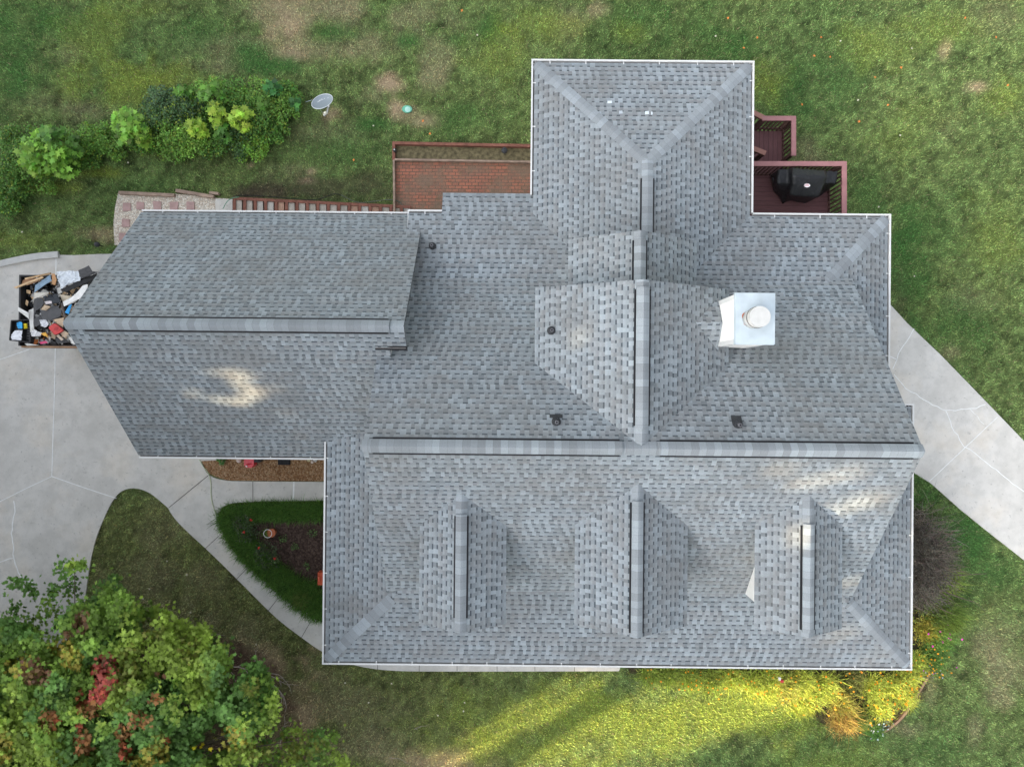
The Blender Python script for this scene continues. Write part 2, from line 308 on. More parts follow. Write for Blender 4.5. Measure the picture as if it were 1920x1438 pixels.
BL = [  # px, py, rx, ry, strength, kind
 (545, 40, 45, 55, .75, 'b'), (540, 104, 32, 12, .95, 'b'), (590, 95, 60, 25, .6, 'd'), (625, 18, 70, 35, .8, 'd'), (500, 20, 60, 30, .5, 'd'), (690, 90, 55, 32, .6, 'd'), (730, 160, 30, 18, 1, 'b'), (705, 180, 30, 18, .6, 'd'), (800, 30, 60, 30, .5, 'd'),
 (820, 95, 26, 40, .5, 'd'), (810, 142, 26, 32, .6, 'd'), (742, 203, 18, 20, .9, 'b'), (766, 210, 22, 12, .6, 'b'), (797, 226, 26, 14, .9, 'b'), (620, 215, 14, 10, .7, 'b'), (615, 250, 60, 20, .3, 'd'), (1075, 28, 30, 26, .5, 'd'), (1060, 60, 26, 26, .3, 'd'), (1120, 20, 20, 12, .5, 'b'),
 (1775, 88, 12, 14, .8, 'b'), (1768, 100, 10, 14, .6, 'b'), (1832, 162, 22, 10, .8, 'b'), (1808, 170, 14, 8, .5, 'd'), (1518, 282, 30, 22, .6, 'd'), (1870, 30, 60, 30, .25, 'd'), (1770, 250, 30, 30, .15, 'd'), (1785, 660, 20, 14, .4, 'b'), (1820, 560, 50, 30, .35, 'd'),
 (1875, 1200, 45, 50, .35, 'd'), (1885, 1265, 40, 30, .5, 'd'), (1850, 1215, 20, 20, .4, 'd'), (1830, 1370, 16, 26, .5, 'd'), (1745, 1300, 16, 50, .6, 'd'), (1700, 1370, 40, 16, .6, 'd'), (1870, 1310, 20, 20, .5, 'd'),
 (280, 1085, 80, 40, .45, 'd'), (330, 1180, 60, 40, .6, 'd'), (440, 1215, 90, 30, .7, 'd'), (300, 1140, 60, 20, .5, 'd'), (500, 1250, 60, 40, .9, 'b'), (560, 1330, 40, 60, .7, 'b'), (540, 1400, 50, 60, .8, 'b'), (610, 1300, 40, 50, .5, 'd'), (700, 1395, 60, 36, .55, 'd'), (830, 1424, 90, 22, .6, 'b'), (665, 1330, 40, 30, .4, 'd'), (740, 1330, 40, 20, .3, 'd'), (320, 990, 50, 40, .3, 'd'), (390, 1110, 50, 50, .25, 'd'), (470, 1170, 40, 20, .4, 'd'),
 (150, 208, 50, 18, .45, 'd'), (190, 440, 30, 14, .5, 'b'), (480, 380, 50, 14, .4, 'd'), (560, 320, 60, 22, .35, 'd'), (60, 190, 60, 20, .3, 'd'), (430, 90, 60, 26, .35, 'd'), (410, 125, 50, 14, .4, 'd'), (130, 100, 20, 16, .4, 'd'), (582, 322, 9, 6, .9, 'b'), (575, 338, 10, 5, .9, 'b'), (470, 310, 6, 5, .8, 'b'),
 (490, 362, 60, 12, .8, 'm'), (600, 352, 80, 22, .6, 'm'), (700, 350, 40, 26, .6, 'm'), (470, 358, 20, 12, .9, 'm'), (900, 275, 90, 8, .4, 'm'), (330, 955, 60, 12, .1, 'm'), (1700, 950, 10, 60, .2, 'm'), (1690, 560, 14, 60, .5, 'm'), (1760, 680, 20, 20, .25, 'm'),
 (20, 60, 80, 70, .7, 'l'), (30, 150, 50, 60, .8, 'l'), (140, 30, 50, 30, .4, 'l'), (375, 55, 50, 30, .5, 'l'), (480, 115, 40, 26, .9, 'l'), (530, 125, 40, 14, .9, 'l'), (612, 60, 40, 20, .8, 'l'), (660, 65, 20, 10, .5, 'l'), (702, 232, 26, 14, 1, 'l'), (765, 78, 20, 12, .8, 'l'), (912, 55, 24, 26, .9, 'l'), (860, 75, 30, 10, .6, 'l'), (1200, 40, 60, 40, .5, 'l'), (1300, 50, 60, 40, .45, 'l'), (1370, 85, 80, 30, .7, 'l'), (1480, 180, 40, 60, .5, 'l'), (1560, 150, 60, 60, .5, 'l'), (1700, 430, 40, 60, .9, 'l'), (1720, 530, 40, 60, .7, 'l'), (1800, 600, 60, 60, .5, 'l'), (1620, 360, 30, 50, .5, 'l'), (1760, 440, 50, 60, .4, 'l'), (1800, 1010, 50, 60, .9, 'l'), (1740, 925, 30, 30, 1, 'l'), (1870, 1070, 40, 30, .6, 'l'), (1800, 1130, 40, 40, .5, 'l'), (1740, 1400, 60, 30, .3, 'l'), (60, 385, 60, 14, .4, 'l'), (640, 280, 60, 30, .4, 'l'), (860, 225, 90, 26, .5, 'l'), (280, 350, 60, 14, .25, 'l'), (1660, 660, 20, 30, .6, 'l'),
 (245, 160, 60, 40, .7, 'y'), (180, 75, 50, 50, .4, 'y'), (320, 145, 60, 22, .6, 'y'), (140, 160, 30, 30, .5, 'y'), (930, 110, 46, 50, .5, 'y'), (1030, 50, 60, 30, .5, 'y'), (1180, 60, 40, 20, .4, 'y'), (1630, 90, 60, 40, .45, 'y'), (1760, 60, 60, 40, .4, 'y'), (1890, 180, 40, 30, .5, 'y'), (1440, 150, 30, 40, .6, 'y'), (180, 325, 60, 10, .8, 'y'), (90, 352, 60, 10, .6, 'y'), (330, 285, 70, 10, .5, 'y'), (250, 20, 60, 20, .3, 'y'), (1700, 250, 60, 60, .2, 'y'), (1860, 450, 50, 80, .3, 'y'), (1100, 1350, 220, 60, .8, 'y'), (1330, 1330, 200, 60, .9, 'y'), (1000, 1400, 160, 30, .6, 'y'), (1550, 1430, 100, 40, .35, 'y'), (30, 450, 60, 16, .35, 'y')]  # wide yellow patches on the front lawn paint extra sunlight into the grass colour
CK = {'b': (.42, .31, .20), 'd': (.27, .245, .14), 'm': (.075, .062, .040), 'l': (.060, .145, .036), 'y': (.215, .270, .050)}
def lawn_color(x, y):
    px, py = to_px(x, y)
    n1 = fbm(x, y, 3.2, 1); n2 = fbm(x, y, .9, 9); n3 = fbm(x, y, 7.5, 21)
    c = np.zeros(x.shape + (3,)) + np.array([.118, .172, .056])
    w = np.clip((n1 - .42) * 3.2, 0, 1)[..., None]; c = c * (1 - w * .5) + np.array([.158, .205, .068]) * w * .5
    w = np.clip((.47 - n1) * 4, 0, 1)[..., None]; c = c * (1 - w * .5) + np.array([.080, .148, .042]) * w * .5
    w = np.clip((n3 - .5) * 4, 0, 1)[..., None] * .3; c = c * (1 - w) + np.array([.155, .170, .065]) * w
    dull = np.clip((py - 900) / 60, 0, 1) * np.clip((1150 - px) / 350, 0, 1)
    c = c * (1 - dull[..., None] * .6) + np.array([.145, .150, .055]) * dull[..., None] * .6
    hf = 1 + (fbm(x, y, .24, 41, 3) - .5) * .85 + (vnoise(x, y, .10, 43) - .5) * 1.1; c = c * np.clip(hf, .35, 1.9)[..., None]
    wob = (n2 - .5) * 1.5 + (fbm(x, y, .35, 31) - .5) * .9
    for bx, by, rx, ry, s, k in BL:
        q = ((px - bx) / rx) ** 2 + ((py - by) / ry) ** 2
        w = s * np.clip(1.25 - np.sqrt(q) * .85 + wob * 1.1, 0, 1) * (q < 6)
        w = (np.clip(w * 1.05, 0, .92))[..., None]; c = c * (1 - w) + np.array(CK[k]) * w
    tb = inpoly(px, py, treebed); w = (tb * np.clip(.7 + wob, 0, 1))[..., None]; c = c * (1 - w) + np.array([.10, .062, .045]) * w
    br = inpoly(px, py, bedR); w = (br * .85)[..., None]; c = c * (1 - w) + np.array([.07, .048, .032]) * w
    return c
def bareness(x, y):
    px, py = to_px(x, y); b = np.zeros(x.shape)
    for bx, by, rx, ry, s, k in BL:
        if k in 'bm':
            q = ((px - bx) / rx) ** 2 + ((py - by) / ry) ** 2; b = np.maximum(b, s * np.clip(1.3 - np.sqrt(q), 0, 1))
    b = np.maximum(b, inpoly(px, py, treebed) * .85); b = np.maximum(b, inpoly(px, py, bedR) * .9); return b
# ground: one sheet, fine in the middle, reaching the horizon
def axis(lo, hi, st):
    a = list(np.arange(lo, hi + 1e-6, st)); s = st
    while a[-1] < 900: s *= 1.5; a.append(a[-1] + s); a.insert(0, a[0] - s)
    return np.array(a)
gx = axis(-19, 19, .16); gy = axis(-15, 15, .16); GX, GY = np.meshgrid(gx, gy)
GZ = (fbm(GX, GY, 2.5, 4) - .5) * .03
nx_, ny_ = len(gx), len(gy)
me = bpy.data.meshes.new('ground'); vv = np.stack([GX, GY, GZ - .02], -1).reshape(-1, 3)
idx = np.arange(nx_ * ny_).reshape(ny_, nx_); quads = np.stack([idx[:-1, :-1], idx[:-1, 1:], idx[1:, 1:], idx[1:, :-1]], -1).reshape(-1, 4)
me.vertices.add(len(vv)); me.vertices.foreach_set('co', vv.astype(np.float32).ravel()); me.loops.add(quads.size); me.loops.foreach_set('vertex_index', quads.astype(np.int32).ravel())
me.polygons.add(len(quads)); me.polygons.foreach_set('loop_start', np.arange(0, quads.size, 4, dtype=np.int32)); me.update(calc_edges=True)
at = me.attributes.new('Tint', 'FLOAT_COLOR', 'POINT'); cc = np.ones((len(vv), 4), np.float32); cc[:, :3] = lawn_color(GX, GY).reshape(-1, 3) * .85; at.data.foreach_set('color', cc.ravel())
me.materials.append(M['ground']); g = bpy.data.objects.new('ground', me); COL.objects.link(g); tag(g, kind='structure')
# grass blades
def blades(x, y, z, az, ln, lean, w, cols, name, segs=1, mat=None, parent=None):
    n = len(x); dx, dy = np.cos(az), np.sin(az); px_, py_ = -dy * w / 2, dx * w / 2
    hz = ln * np.cos(lean); hr = ln * np.sin(lean)
    if segs == 1:
        v = np.stack([np.stack([x - px_, y - py_, z], -1), np.stack([x + px_, y + py_, z], -1), np.stack([x + dx * hr, y + dy * hr, z + hz], -1)], 1).reshape(-1, 3)
        return npmesh(name, v, 3, mat or M['grass'], cols, parent)
    quads = []
    for k in range(segs):
        t0, t1 = k / segs, (k + 1) / segs
        def pt(t, sgn):
            ww = (1 - t * .9); r = hr * (t ** .8) ; hh = hz * (t * (1.55 - .55 * t)) if True else 0
            return np.stack([x + dx * r + sgn * px_ * ww, y + dy * r + sgn * py_ * ww, z + hh - hr * .35 * t * t], -1)
        quads.append(np.stack([pt(t0, -1), pt(t0, 1), pt(t1, 1), pt(t1, -1)], 1))
    v = np.stack(quads, 1).reshape(-1, 3); cols2 = np.repeat(cols, segs, axis=0)
    return npmesh(name, v, 4, mat or M['grass'], cols2, parent)
N = 620000
bx = rng.uniform(-18, 18, N); by = rng.uniform(-13.6, 13.6, N)
px_, py_ = to_px(bx, by); keep = ~inpoly(bx, by, house_fp)
for e in EXCL: keep &= ~inpoly(px_, py_, e)
keep &= rng.random(N) > bareness(bx, by) * .85
bx = bx[keep]; by = by[keep]; n = len(bx)
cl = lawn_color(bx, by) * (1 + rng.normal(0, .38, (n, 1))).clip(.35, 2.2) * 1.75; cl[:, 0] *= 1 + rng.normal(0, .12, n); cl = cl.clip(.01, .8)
dry = rng.random(n) < .05; cl[dry] = np.array([.34, .29, .16]) * rng.uniform(.7, 1.2, (dry.sum(), 1))
o = blades(bx, by, np.full(n, -.01), rng.uniform(0, 6.283, n), rng.uniform(.05, .11, n), rng.uniform(.35, 1.25, n), rng.uniform(.014, .026, n), cl, 'grass')
tag(o, 'mown green lawn grass with tan dry patches round the house', 'grass', kind='stuff')
# ------------------------------------------------------------------ paving
def sheet(name, poly, z0, z1, mat, parent=None, kind='structure'):
    b = MB(); b.prism(PX(poly), z0, z1); o = b.build(name, mat, parent)
    if kind and parent is None: tag(o, kind=kind)
    return o
def strip(name, pts, w, z, mat, parent, h=.006):
    b = MB(); q = [P(a, c, z) for a, c in pts]
    q = [Vector(p) for p in q]; L = []; Rr = []
    for i, p in enumerate(q):
        d = (q[min(i + 1, len(q) - 1)] - q[max(i - 1, 0)]).normalized(); nn = Vector((-d.y, d.x, 0)) * w / 2
        L.append(p + nn); Rr.append(p - nn)
    for i in range(len(q) - 1):
        b.hexa([Rr[i] - Vector((0, 0, h)), Rr[i + 1] - Vector((0, 0, h)), L[i + 1] - Vector((0, 0, h)), L[i] - Vector((0, 0, h)), Rr[i], Rr[i + 1], L[i + 1], L[i]])
    return b.build(name, mat, parent)
def jag(pts, a=2.0, seg=10):
    out = []
    for i in range(len(pts) - 1):
        d = math.dist(pts[i], pts[i + 1]); n = max(1, int(d / seg))
        for k in range(n): t = k / n; out.append((pts[i][0] * (1 - t) + pts[i + 1][0] * t + random.uniform(-a, a), pts[i][1] * (1 - t) + pts[i + 1][1] * t + random.uniform(-a, a)))
    out.append(pts[-1]); return out
dl = sheet('driveway', driveL, -.12, .030, M['conc']); wk = sheet('walkway', walk, -.12, .034, M['conc']); dr = sheet('driveway', driveR, -.12, .032, M['conc'])
kb = MB(); kp = chaikin([(-60, 508), (0, 494), (60, 481), (108, 477)], 1)
for i in range(len(kp) - 1):
    a = P(kp[i][0], kp[i][1], .11); b_ = P(kp[i + 1][0], kp[i + 1][1], .11); kb.beam(a, b_, .2, .1)
kb.build('kerb', simple('kerb_concrete', (.50, .50, .48), .85, .1, 5), dl)
for s_, w_ in (([(105, 482), (103, 700), (97, 893)], .028), ([(97, 893), (160, 915), (218, 934)], .028), ([(97, 893), (50, 915), (0, 940), (-60, 960)], .024), ([(-20, 681), (55, 655)], .024)): strip('sealed_joint', s_, w_, .035, M['seal'] if w_ > .025 else M['seal'], dl)
strip('crack', jag([(26, 940), (28, 960), (22, 1000), (25, 1040), (34, 1075), (50, 1090), (62, 1092)], 1.5, 8), .035, .035, M['seal'], dl); strip('crack', jag([(24, 1046), (8, 1050), (-10, 1058)], 1.2, 7), .03, .0352, M['seal'], dl)
strip('control_joint', [(392, 890), (316, 952)], .02, .038, M['joint'], wk)
for a, c in (((474, 902), (474, 941)), ((412, 1003), (383, 1030)), ((468, 1060), (441, 1088)), ((525, 1117), (501, 1147)), ((583, 1164), (565, 1195)), ((708, 1256), (708, 1240)), ((786, 1258), (786, 1240)), ((857, 1258), (857, 1240)), ((932, 1258), (932, 1240)), ((1003, 1258), (1003, 1240)), ((1077, 1258), (1077, 1240))): strip('control_joint', [a, c], .016, .038, M['joint'], wk)
strip('sealed_joint', [(551, 903), (550, 940)], .05, .0385, M['seal'], wk)
for s_ in ([(1714, 615), (1700, 640), (1683, 667)], [(1683, 667), (1674, 692)], [(1669, 668), (1683, 675)], [(1676, 702), (1700, 728), (1742, 755), (1775, 770), (1785, 800), (1800, 825), (1808, 837), (1830, 850), (1850, 868), (1885, 895), (1930, 930)], [(1775, 770), (1820, 767), (1848, 758)]): strip('crack', jag(s_, 1.6, 9), .024, .037, M['seal'], dr)
strip('crack', jag([(1820, 768), (1845, 795)], 1, 8), .014, .0372, M['seal'], dr)
strip('sealed_joint', [(1870, 782), (1743, 902)], .022, .0374, M['seal'], dr)
sheet('garden_bed', bedL, -.1, .02, M['soil']); sheet('mulch_bed', mulchG, -.1, .02, M['bark']); sheet('gravel_path', gravel, -.1, .015, M['pea'])
# patio
pt_ = empty('patio', P(866, 345), 'red brick patio with mossy bricks and a timber edged planting strip behind the house', 'patio')
b = MB(); b.prism(PX([(740, 300), (1030, 304), (1030, 420), (740, 420)]), -.1, .03); b.build('brick_paving', M['brick'], pt_)
b = MB(); b.prism(PX([(740, 272), (1030, 276), (1030, 303), (740, 299)]), -.1, .02); b.build('planting_strip', simple('strip_soil', (.13, .11, .06), .95, .5, 9, bump=.6), pt_)
for a, c in (((736, 268), (1030, 274)), ((738, 266), (738, 300)), ((738, 300), (739, 400)), ((740, 299), (1030, 304))):
    zk = .16 + .004 * (a[0] + c[1]) % .017; b = MB(); b.beam(P(*a, zk), P(*c, zk), .09 if a[1] < 299 else .06, .2); b.build('timber_edging', M['timber'] if a[1] < 299 else M['timber2'], pt_)
# stepping stones
for i, (a, c) in enumerate([(239, 389), (264, 387), (296, 386), (327, 387), (358, 387), (237, 419), (232, 445)]):
    b = MB(); q = P(a, c); b.prism([(q[0] + .13 * sx + random.uniform(-.012, .012), q[1] + .13 * sy + random.uniform(-.012, .012)) for sx, sy in ((-1, -.85), (-.85, -1), (.85, -1), (1, -.85), (1, .85), (.85, 1), (-.85, 1), (-1, .85))], 0, .045)
    tag(b.build('stepping_stone', M['step']), ('%s pinkish stepping stone from the left in the gravel row along the timber edging' % ORD[i]) if i < 5 else ('pinkish stepping stone in the gravel column by the garage, %s one down' % ('middle' if i == 5 else 'last')), 'stepping stone', 'stepping stones in the pale gravel')
e = empty('timber_edging', P(320, 364), 'weathered timber edging along the top of the pale gravel strip', 'edging')
for a, c, w_ in (((222, 361), (326, 366), .10), ((329, 357), (400, 369), .10), ((392, 361), (409, 363), .08)): b = MB(); b.beam(P(*a, .14), P(*c, .14), w_, .18); b.build('timber', M['timber2'], e)
# garden steps of timber
st = empty('garden_steps', P(590, 380), 'long flight of red brown timber steps with pale treads along the back of the garage', 'steps')
b = MB(); b.prism(PX([(405, 374), (437, 375), (437, 410), (405, 410)]), -.05, .05); b.build('landing', M['conc'], st)
for k in range(17):
    x = 437 + k * 19.6; y = 371 + k * .95; z = .14 - k * .004
    b = MB(); b.beam(P(x + 2, y, z + .03), P(x + 2, y + 45, z + .03), .09, .22); b.beam(P(x, y + 1, z + .024), P(x + 19, y + 2, z + .024), .09, .22); b.build('riser', M['timber'], st)
    b = MB(); b.prism(PX([(x + 4.5, y + 4), (x + 19, y + 4), (x + 19, y + 45), (x + 4.5, y + 45)]), -.02, z - .02 - .0); b.build('tread', simple('tread', random.choice([(.42, .38, .33), (.46, .43, .39), (.40, .25, .18), (.38, .34, .29)]), .9, .15, 8), st)
# ------------------------------------------------------------------ HOUSE
house = empty('house', (0, 0, 0), 'large white sided house with grey shingled hip and gable roofs', 'house')
def slope(mb, pts, eave_dir, th=.05):
    """pts: top polygon (3D, coplanar) ; eave_dir horizontal vector along the eave"""
    pts = [Vector(p) for p in pts]; n = (pts[1] - pts[0]).cross(pts[2] - pts[0]).normalized()
    if n.z < 0: pts = pts[::-1]; n = -n
    u = Vector((eave_dir[0], eave_dir[1], 0)).normalized(); v = n.cross(u)
    if v.z < 0: v = -v
    ou = random.uniform(0, 50); z0 = min(pts, key=lambda p: p.z); ov = z0.dot(v)
    uv = [(p.dot(u) + ou, p.dot(v) - ov + 40 * .143) for p in pts]
    mb.face(pts, 0, uv); lo = [p - n * th for p in pts]; mb.face(lo[::-1], 1)
    for i in range(len(pts)):
        j = (i + 1) % len(pts); mb.face([lo[i], lo[j], pts[j], pts[i]], 2)
M['edge'] = simple('shingle_edge', (.12, .125, .13), .9, .2, 20)
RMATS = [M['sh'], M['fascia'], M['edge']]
def cap_strip(name, a, b, w, parent, drop, side=None, vent=False, lift=.02):
    """ridge or hip cap: two flaps folding down either side of line a-b. drop: slope of the flaps"""
    a = Vector(a); b = Vector(b); d = (b - a); L = d.length; d.normalize(); n = Vector((-d.y, d.x, 0)).normalized(); mb = MB()
    hgt = .045 if vent else .012; up = Vector((0, 0, lift + (hgt if vent else 0))); q = w * .22
    prof = [(-w / 2, -drop * w / 2), (-q, -drop * q * .8), (0, 0), (q, -drop * q * .8), (w / 2, -drop * w / 2)]
    ra = [a + n * o_ + Vector((0, 0, z_)) + up for o_, z_ in prof]; rb = [b + n * o_ + Vector((0, 0, z_)) + up for o_, z_ in prof]
    u0 = random.uniform(0, 30)
    for i in range(4): mb.face([ra[i + 1], ra[i], rb[i], rb[i + 1]], 0, [(u0, i + 1), (u0, i), (u0 + L, i), (u0 + L, i + 1)])
    dz = Vector((0, 0, -hgt - .02))
    for i in (0, 4):
        mb.face([ra[i], rb[i], rb[i] + dz, ra[i] + dz], 0, [(u0, 0), (u0 + L, 0), (u0 + L, .01), (u0, .01)])
    for r in (ra, rb):
        mb.face([p for p in r] + [p + dz for p in r[::-1]], 0, [(u0, 0)] * 10)
    if vent:
        for s in (-1, 1):
            off = n * s * (w / 2 + .020); zz = Vector((0, 0, -drop * (w / 2 + .012)))
            mb.beam(a + off + zz + Vector((0, 0, lift + .012)) + d * .05, b + off + zz + Vector((0, 0, lift + .012)) - d * .05, .036, .05, 1)
    return mb.build(name, [M['cap'], M['black']], parent)
def plane_main_front(x, y): return zr - pm * (Ym - y)
def plane_main_back(x, y): return zr - pm * (y - Ym)
# main gable roof
mr = MB()
yf = YF + 2.10; ybk = YB - 1.85
slope(mr, [(XGL, Ym, zr), (XGR, Ym, zr), (XGR, yf, plane_main_front(0, yf)), (XGL, yf, plane_main_front(0, yf))], (1, 0))
slope(mr, [(XGL, Ym, zr), (XGR, Ym, zr), (XGR, ybk, plane_main_back(0, ybk)), (XGL, ybk, plane_main_back(0, ybk))], (1, 0))
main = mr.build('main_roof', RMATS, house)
def rp(px, py, z): return P(px, py, z)
cap_strip('ridge_cap', (XGL - .02, Ym, zr), (XGR + .02, Ym, zr), .30, main, pm, lift=.012)
for a, c in ((693, 1167), (1235, 1722)):
    cap_strip('ridge_vent', (P(a, 840, zr)[0], Ym, zr), (P(c, 845, zr)[0], Ym, zr), .31, main, pm, vent=True)
# lower hipped roof round the main house
sk = MB(); e_ = LIP; d_ = 2.45
def zsk(dd): return ze + ps * dd
slope(sk, [(XL + e_, YF + e_, zsk(e_)), (XR1 - e_, YF + e_, zsk(e_)), (XR1 - d_, YF + d_, zsk(d_)), (XL + d_, YF + d_, zsk(d_))], (1, 0))
slope(sk, [(XL + e_, YF + e_, zsk(e_)), (XL + e_, -.95, zsk(e_)), (XL + d_, -.55, zsk(d_)), (XL + d_, YF + d_, zsk(d_))], (0, 1))
slope(sk, [(XR1 - e_, YF + e_, zsk(e_)), (XR1 - e_, Yn - e_, zsk(e_)), (XR1 - d_, Yn - e_, zsk(d_)), (XR1 - d_, YF + d_, zsk(d_))], (0, 1))
slope(sk, [(XR2 - e_, YB - e_, zsk(e_)), (XR2 - e_, Yn - .6, zsk(e_)), (XR2 - d_, Yn - .6, zsk(d_)), (XR2 - d_, YB - d_, zsk(d_))], (0, 1))
xl1 = P(766, 392, ze)[0]; xl2 = P(829, 391, ze)[0]; yext = P(900, 362, ze - .12)[1]
slope(sk, [(XR2 - e_, YB - e_, zsk(e_)), (XR2 - d_, YB - d_, zsk(d_)), (xl1, YB - d_, zsk(d_)), (xl1, YB - e_, zsk(e_)), (xl2, YB - e_, zsk(e_)), (xl2, yext, zsk(YB - yext)), (XWL + .6, yext, zsk(YB - yext)), (XWL + .6, YB - e_, zsk(e_))], (1, 0))
skirt = sk.build('lower_roof', RMATS, house)
def hip(x, y, sx, sy, L, par, x0=.12): cap_strip('hip_cap', (x + sx * x0, y + sy * x0, ze + ps * x0), (x + sx * L, y + sy * L, ze + ps * L), .30, par, ps * .7, lift=.008)
hip(XL, YF, 1, 1, 2.0, skirt); hip(XR1, YF, -1, 1, 2.0, skirt); hip(XR2, YB, -1, -1, 1.95, skirt)
# back wing
wg = MB(); hw = (XWR - XWL) / 2; xm = XWL + hw; ya = YT - hw; zw = ze + ps * hw
slope(wg, [(XWL + e_, YT - e_, zsk(e_)), (XWR - e_, YT - e_, zsk(e_)), (xm, ya, zw)], (1, 0))
slope(wg, [(XWL + e_, YT - e_, zsk(e_)), (xm, ya, zw), (xm, 2.2, zw), (XWL + e_, 2.2, zsk(e_))], (0, 1))
slope(wg, [(XWR - e_, YT - e_, zsk(e_)), (xm, ya, zw), (xm, 2.2, zw), (XWR - e_, 2.2, zsk(e_))], (0, 1))
wing = wg.build('wing_roof', RMATS, house)
hip(XWL, YT, 1, -1, hw, wing); hip(XWR, YT, -1, -1, hw, wing)
cap_strip('ridge_cap', (xm, ya + .05, zw), (xm, 3.0, zw), .30, wing, ps, lift=.010)
cap_strip('ridge_vent', (xm, P(1209, 331, zw)[1], zw), (xm, 3.3, zw), .29, wing, ps, vent=True)
# garage
gr_ = MB(); yg = (YgB + YgF) / 2; zgr = zg + pg * (YgB - YgF) / 2
def zga(y): return zgr - pg * abs(y - yg)
slope(gr_, [(XgL, YgB - e_, zga(YgB - e_)), (XgR, YgB - e_, zga(YgB - e_)), (XgR, yg, zgr), (XgL, yg, zgr)], (1, 0))
ycut = .93
slope(gr_, [(XgL, yg, zgr), (XgR, yg, zgr), (XgR, ycut, zga(ycut)), (XGL + .35, ycut, zga(ycut)), (XGL + .35, YgF + e_, zga(YgF + e_)), (XgL, YgF + e_, zga(YgF + e_))], (1, 0))
gar = gr_.build('garage_roof', RMATS, house)
cap_strip('ridge_cap', (XgL, yg, zgr), (XgR, yg, zgr), .28, gar, pg * .9, lift=.012)
cap_strip('ridge_vent', (P(150, 606, zgr)[0], yg, zgr), (P(730, 612, zgr)[0], yg, zgr), .29, gar, pg * .9, vent=True)
b = MB(); b.box(XGL + .0, XgR + .0, ycut - .10, ycut - .004, zga(ycut) - .16, zga(ycut) - .05); b.box(XGL + .0, XgR + .0, ycut - .012, ycut - .002, zga(ycut) - .05, zga(ycut) + .0); b.build('eave_trim', M['black'], gar)
b = MB(); b.box(XGL + .02, XgR - .02, ycut - .06, ycut - .035, zga(ycut) - .049, zga(ycut) - .035); b.build('eave_trim', M['grime'], gar)
# cross gables on the back slope
def gable(name, xc, h, p, z, y0, y1, parent, capn=None, vent=None, e_wall=.28):
    g_ = MB(); z2 = z - p * h
    slope(g_, [(xc - h, y0, z2), (xc, y0, z), (xc, y1, z), (xc - h, y1, z2)], (0, 1)); slope(g_, [(xc + h, y0, z2), (xc, y0, z), (xc, y1, z), (xc + h, y1, z2)], (0, 1))
    r_ = g_.build(name, RMATS, parent)
    return r_, z2
G1z = 6.945; g1, z2 = gable('cross_gable_roof', 2.893, 2.3708, .6026, G1z, 2.399, Ym, house)
cap_strip('ridge_cap', (2.893, 2.40, G1z), (2.893, Ym + .1, G1z), .28, g1, .6, lift=.012)
cap_strip('ridge_vent', (2.893, P(1207, 538, G1z)[1], G1z), (2.893, P(1205, 803, G1z)[1], G1z), .29, g1, .6, vent=True)
z_2 = 5.95; xc2 = P(1201, 432, z_2)[0]; y2 = P(1201, 432, z_2)[1]; h2 = 1.63
g2, z22 = gable('cross_gable_roof', xc2, h2, .66, z_2, y2, 2.0, house)
cap_strip('ridge_cap', (xc2, y2, z_2), (xc2, 2.05, z_2), .27, g2, .62, lift=.012)
cap_strip('ridge_vent', (xc2, P(1201, 446, z_2)[1], z_2), (xc2, 2.1, z_2), .28, g2, .62, vent=True)
def gwall(name, x0, x1, y0, y1, z0, zside, xc, ztop, parent):
    b = MB(); b.v = [(x0, y0, z0), (x1, y0, z0), (x1, y1, z0), (x0, y1, z0), (x0, y0, zside), (x1, y0, zside), (x1, y1, zside), (x0, y1, zside), (xc, y0, ztop), (xc, y1, ztop)]
    b.f = [(3, 2, 1, 0), (0, 1, 5, 8, 4), (2, 3, 7, 9, 6), (1, 2, 6, 5), (3, 0, 4, 7), (4, 8, 9, 7), (5, 6, 9, 8)]; b.m = [0] * 7; return b.build(name, M['siding'], parent)
gwall('wall', 2.893 - 2.1, 2.893 + 2.1, Ym, 2.15, 3.9, G1z - .6026 * 2.1 - .07, 2.893, G1z - .07, g1)
gwall('wall', xc2 - 1.4, xc2 + 1.4, 2.152, y2 - .25, 3.6, z_2 - .66 * 1.4 - .07, xc2, z_2 - .07, g2)
# chimney with cricket
zc = 7.12; cx0, cy1, _ = P(1380, 549, zc); cx1, cy0, _ = P(1453, 646, zc)
ch = MB(); ch.box(cx0 + .03, cx1 - .03, cy0 + .03, cy1 - .03, 4.4, zc - .04); 
for zz in np.arange(4.7, 7.0, .22): pass
chim = ch.build('chimney', M['chase'], house)
b = MB()
for sx in (cx0 + .03, cx1 - .03):
    for sy in (cy0 + .03, cy1 - .03): b.box(sx - (.012 if sx < 5.2 else .09), sx + (.09 if sx < 5.2 else .012), sy - (.012 if sy < (cy0 + cy1) / 2 else .09), sy + (.09 if sy < (cy0 + cy1) / 2 else .012), 4.4, zc - .045)
b.build('corner_board', M['white'], chim)
b = MB(); b.box(cx0, cx1, cy0, cy1, zc - .055, zc); b.box(cx0 - .006, cx1 + .006, cy0 - .006, cy1 + .006, zc - .12, zc - .052); b.build('chase_cover', M['metal'], chim)
def cyl(b, c, r, z0, z1, n=28, mi=0, r2=None): b.tube([(c[0], c[1], z0), (c[0], c[1], z1)], [r, r2 if r2 else r], n, mi)
fc_ = P(1410, 598, zc); fr = .225
b = MB(); cyl(b, fc_, .21, zc, zc + .36); b.build('flue', M['flue'], chim, True)
b = MB(); cyl(b, fc_, .235, zc + .30, zc + .345); b.build('flue_collar', M['grime'], chim, True)
b = MB(); cyl(b, fc_, .225, zc + .345, zc + .50); b.build('flue_cap', M['flue'], chim)
b = MB()
